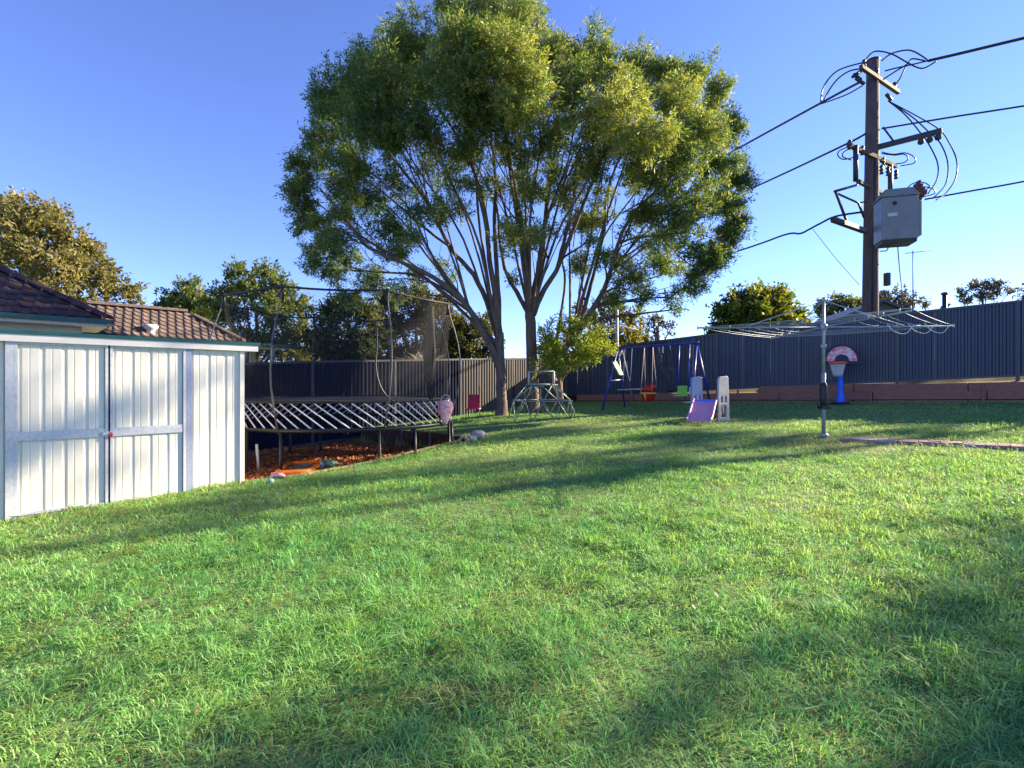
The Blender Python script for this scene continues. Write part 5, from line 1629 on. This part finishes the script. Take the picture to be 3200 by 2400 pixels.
bgtree('conifer', 'small dense dark green tree right of the brown roof', 585, 22, 1150,
       [(590, 890, 40, 0), (560, 940, 55, 0, 1, -.1), (620, 930, 50, -.5, 1, .1), (520, 960, 40, .2, 1, -.1), (600, 990, 60, -.3), (540, 1010, 50, 0), (650, 990, 45, 0)], PAL_CON, .16, .06, 520, 22, 'dense trees behind the back fence')
bgtree('conifer', 'taller bushy green tree with golden sunlit tips, left of the trampoline net', 800, 20, 1150,
       [(740, 850, 38, 0), (830, 845, 42, 0, 1, .05), (700, 910, 55, 0, 1, .15), (780, 910, 65, -.8, 1, .05), (870, 900, 60, -.4, 1, 0), (920, 960, 60, 0, 1, .1), (840, 980, 70, -1.2, 1, .1), (730, 990, 65, -.8, 1, -.05), (930, 1040, 55, -.2, 1, .15), (860, 1070, 65, -1, 1, -.1), (770, 1080, 60, -.6, 1, -.1), (660, 960, 45, .3, 1, .1), (950, 1100, 40, -.3, 1, .1), (690, 1060, 60, .2)],
       PAL_CON, .16, .06, 520, 23, 'dense trees behind the back fence')
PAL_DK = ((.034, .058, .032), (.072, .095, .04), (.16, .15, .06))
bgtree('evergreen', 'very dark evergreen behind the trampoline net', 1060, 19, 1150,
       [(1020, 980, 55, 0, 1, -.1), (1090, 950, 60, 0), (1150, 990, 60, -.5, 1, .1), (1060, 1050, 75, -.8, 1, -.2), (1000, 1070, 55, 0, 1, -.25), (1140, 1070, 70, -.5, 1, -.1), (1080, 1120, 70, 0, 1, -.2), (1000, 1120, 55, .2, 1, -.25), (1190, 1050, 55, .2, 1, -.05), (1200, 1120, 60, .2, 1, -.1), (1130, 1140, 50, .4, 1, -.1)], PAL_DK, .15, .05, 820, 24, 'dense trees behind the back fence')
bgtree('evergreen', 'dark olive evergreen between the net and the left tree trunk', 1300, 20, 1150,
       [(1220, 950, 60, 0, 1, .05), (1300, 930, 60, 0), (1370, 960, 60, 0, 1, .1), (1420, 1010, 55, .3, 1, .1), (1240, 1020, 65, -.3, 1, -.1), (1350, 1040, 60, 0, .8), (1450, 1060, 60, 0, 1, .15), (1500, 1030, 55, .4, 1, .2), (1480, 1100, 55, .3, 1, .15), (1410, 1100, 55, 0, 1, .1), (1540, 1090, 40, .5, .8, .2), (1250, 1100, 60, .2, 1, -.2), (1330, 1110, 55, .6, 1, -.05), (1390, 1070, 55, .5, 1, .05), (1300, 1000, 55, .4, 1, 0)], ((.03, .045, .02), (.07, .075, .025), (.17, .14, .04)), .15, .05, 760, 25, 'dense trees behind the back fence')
bgtree('golden_bush', 'yellow-green bushy tree behind the left end of the swing set', 1920, 23, 1150,
       [(1860, 1000, 50, 0, .9, .1), (1930, 980, 55, 0, .9), (1880, 1060, 55, -.5, 1, .15), (1960, 1050, 60, -.5, 1, .15), (2000, 1070, 45, 0, 1, .1), (1920, 1100, 55, 0, 1, .1), (1840, 1100, 50, 0), (1985, 1000, 40, 0, .9, .05), (1790, 1060, 45, .5, .9, .1), (2030, 1100, 40, .4, .9, .1), (1900, 940, 38, 0, .7, -.1), (1810, 960, 40, .5, .6), (1700, 1090, 45, .6, .7, .05)],
       ((.07, .075, .02), (.15, .14, .03), (.26, .21, .05)), .15, .055, 520, 26)
bgtree('round_tree', 'round glossy green tree coloured sunlit yellow at lower right, beyond the right fence', 2370, 26, 1150,
       [(2360, 915, 38, 0, 1, .1), (2300, 940, 50, 0, 1, 0), (2410, 940, 50, 0, 1, .15), (2350, 970, 60, -1, 1, .1), (2260, 980, 45, 0, 1, -.15), (2440, 990, 50, -.5, 1, .25), (2490, 985, 38, 0, 1, .25), (2310, 1020, 60, -.6, 1, -.15), (2400, 1030, 60, -.5, 1, .1), (2480, 1030, 45, 0, 1, .3), (2240, 1030, 45, 0, 1, -.2), (2460, 945, 30, .3, .9, .1)],  # leaf tones paint the sunlit lower right and the shaded left
       ((.028, .065, .018), (.085, .125, .02), (.24, .22, .03)), .24, .10, 330, 27)
bgtree('far_tree', 'pale green tree top behind the hoist, left of the power pole', 2620, 38, 1150,
       [(2580, 955, 30, 0), (2630, 950, 35, 0), (2680, 955, 32, 0), (2650, 990, 40, 0), (2590, 990, 36, 0), (2700, 990, 34, 0)], ((.06, .075, .035), (.11, .125, .05), (.17, .16, .07)), .26, .12, 220, 28)
PAL_GUM = ((.055, .050, .045), (.095, .085, .065), (.15, .115, .085))
for (lab, px, Yv, bl, sd) in (
    ('greyish gum tree crown directly right of the power pole', 2800, 42, [(2765, 930, 30, 0, .6), (2805, 922, 30, 0, .6), (2840, 935, 28, 0, .6), (2870, 950, 22, 0, .6), (2780, 960, 30, 0, .6), (2830, 965, 30, 0, .6)], 31),
    ('wide brownish gum crown above the fence at far right', 3070, 45, [(3000, 915, 20, 0, .55), (3040, 900, 24, 0, .6), (3085, 893, 24, 0, .6), (3120, 890, 22, 0, .6), (3060, 925, 26, 0, .55), (3110, 920, 24, 0, .55), (3150, 915, 20, 0, .5), (3020, 940, 22, 0, .5), (2950, 960, 14, 0, .5)], 32),
    ('gum crown cut off by the right edge of the picture', 3215, 40, [(3200, 915, 20, 0, .6), (3230, 900, 26, 0, .6), (3260, 915, 26, 0, .6), (3190, 935, 14, 0, .5)], 33),
    ('small distant gum behind the swing bar', 2055, 36, [(2040, 1000, 20, 0, .55), (2070, 1010, 24, 0, .55), (2095, 1030, 18, 0, .5), (2020, 1025, 18, 0, .5), (2055, 1040, 18, 0, .5), (2015, 1050, 14, 0, .5)], 34)):
    bgtree('gum_tree', lab, px, Yv, 1150, bl, PAL_GUM, .24, .10, 260, sd, 'distant gum trees', .16 if sd != 34 else .22)
# pale strappy plant over the back fence
yb = P(1320, 1150, 18.6); yb.z = .1
ykr = thing('strappy_plant', 'pale strappy-leaved plant spilling over the back fence behind the trampoline', 'plant', yb)
rng = np.random.default_rng(77)
Vs = []; Cs = []
for i in range(420):
    hx = rng.uniform(-.75, .75); hz = rng.uniform(1.75, 2.75); c0 = np.array([yb.x + hx * .4, yb.y + rng.uniform(-.3, .3), 1.7])
    d = np.array([hx * .9 + rng.normal(0, .35), rng.normal(0, .45), 1.0 + rng.normal(0, .25)]); d /= np.linalg.norm(d)
    l = rng.uniform(.6, 1.25); w = rng.uniform(.018, .03)
    s = np.cross(d, rng.normal(size=3)); s /= np.linalg.norm(s)
    p0 = c0; p1 = c0 + d * l * .55; p2 = c0 + d * l + np.array([d[0] * .25, d[1] * .25, -.28 * l])
    Vs += [np.stack([p0 - s * w * .6, p0 + s * w * .6, p1 + s * w, p1 - s * w]), np.stack([p1 - s * w, p1 + s * w, p2 + s * .003, p2 - s * .003])]
    cc = np.array([.30, .27, .20]) * rng.uniform(.5, 1.1); Cs += [cc, cc]
tag(np_mesh('leaves', np.array(Vs), 4, np.array(Cs), leaf_mat('strap_leaf', .2, .5, (1.1, 1.05, .8)), ykr), kind='stuff')
MB().tube([yb - UP * .1, yb + UP * 1.7], [.09, .07], 8).build('stem', M_bark2, ykr)
# bright bush by the verandah
bgtree('yellow_bush', 'small yellow-green bush by the verandah post above the back fence', 925, 17, 1200,
       [(930, 1115, 32, 0, .9, .2), (900, 1135, 30, 0, .9, .1), (955, 1140, 28, 0, .9, .2)], ((.09, .10, .02), (.17, .16, .03), (.27, .22, .05)), .13, .05, 600, 29, tr=.05)

# unseen trees added beyond the right fence, placed to cast shade on the yard
def side_tree(label, x, y, blobs, seed, dens=420, pal=PAL, tr=.22):
    base = onG(x, y)
    bl = [((x + a, y + b, z), r, df, 0.0) for (a, b, z, r, df) in blobs]
    tree('unseen_tree', label, base, [([base - UP * .1, base + UP * 3.5, Vector((x, y, max(q[2] for q in blobs) - .8))], tr, tr * .3)], bl, pal, .22, .075, dens, 'unseen trees added to shade the yard', M_bark, tr, seed, None, .3, 0, 2, 18, False)
SH = Vector((math.sin(SUN_AZ), math.cos(SUN_AZ), 0)); SQ = Vector((-SH.y, SH.x, 0))
def qk(q, k):     # position from sun-perpendicular offset and distance towards the sun
    v = SQ * q + SH * k
    return v.x, v.y
x, y = qk(1.0, 21.5)
side_tree('unseen tall evergreen added beyond the right fence, thinned to soften the foreground shade', x, y,
          [(SQ.x * a, SQ.y * a, z, r, .15) for (a, z, r) in ((-.3, 3.2, 1.9), (.6, 4.6, 1.8), (-1.2, 4.6, 1.8), (.55, 6.0, 1.75), (-1.2, 6.1, 1.8), (.5, 7.4, 1.75), (-1.1, 7.5, 1.8), (.5, 8.8, 1.75), (-1.0, 8.8, 1.7), (.5, 10.1, 1.7), (-1.2, 10.1, 1.6), (.3, 11.3, 1.5), (-.6, 12.3, 1.2), (-2.6, 5.5, 1.6), (-2.6, 7.5, 1.5))], 51)  # thin stacked clumps shape the soft edge of the foreground shade
x, y = qk(5.0, 27)
side_tree('unseen open-crowned gum added beyond the right fence to shade lawn and shed', x, y,
          [(SQ.x * a, SQ.y * a, z, r, .5) for (a, z, r) in ((1.2, 13.5, .9), (2.6, 13.4, .95), (2.0, 14.5, .85), (.4, 14.3, .8), (3.4, 14.2, .8), (.6, 6.4, 1.0), (1.5, 7.6, 1.0), (.2, 8.6, 1.0), (1.3, 9.4, 1.1), (.3, 10.4, .95), (1.7, 11.0, .9), (.8, 12.0, .7))], 52)  # highest clumps added to shade the shed front
x, y = qk(9.2, 44)
side_tree('unseen distant tall gum added on the sunny side to dapple the lawn', x, y,
          [(SQ.x * a, SQ.y * a, z, r, .85) for (a, z, r) in ((-1.5, 12.5, .9), (.3, 13.3, 1.0), (1.8, 14.0, .9), (-.8, 15.0, 1.0), (1.1, 15.8, 1.0), (-1.8, 16.6, .9), (.2, 17.5, 1.0), (2.0, 17.8, .8), (-.6, 19.0, .9), (1.0, 19.6, .8))], 53)

# fallen leaves scattered over the lawn: nobody could count them
n = 900
yy = RNG.uniform(1.6, 15, n); xx = RNG.uniform(-1.05, 1.05, n) * yy
k = ~in_poly(xx, yy, PIT) & ((yy - xx) < 17.8) & ((0.593 * xx + 0.805 * yy) < 17.0) & ~((yy - xx > 9.7) & (yy + xx < 3.2))
k &= RNG.uniform(0, 1, n) < np.clip(.25 + np.exp(-((xx - .5) ** 2 + (yy - 13) ** 2) / 14), 0, 1)
xx, yy = xx[k], yy[k]; n = len(xx)
c = np.stack([xx, yy, plane_z(xx, yy) + wob(xx, yy) + RNG.uniform(.02, .055, n)], -1)
d = RNG.normal(size=(n, 3)); d[:, 2] *= .4; d /= np.linalg.norm(d, axis=1)[:, None]
e = np.cross(d, RNG.normal(size=(n, 3)) * .3 + np.array([0, 0, 1])); e /= np.linalg.norm(e, axis=1)[:, None]
L = RNG.uniform(.009, .022, n)[:, None]; W = L * RNG.uniform(.25, .45, n)[:, None]
V = np.stack([c - d * L, c + e * W, c + d * L, c - e * W], 1)
t = RNG.uniform(0, 1, n)[:, None]
tag(np_mesh('fallen_leaves', V, 4, np.array([.26, .15, .05]) * (1 - t) + np.array([.14, .07, .03]) * t, leaf_mat('dry_leaf', .2, .7, (1.2, 1.0, .6))), kind='stuff')
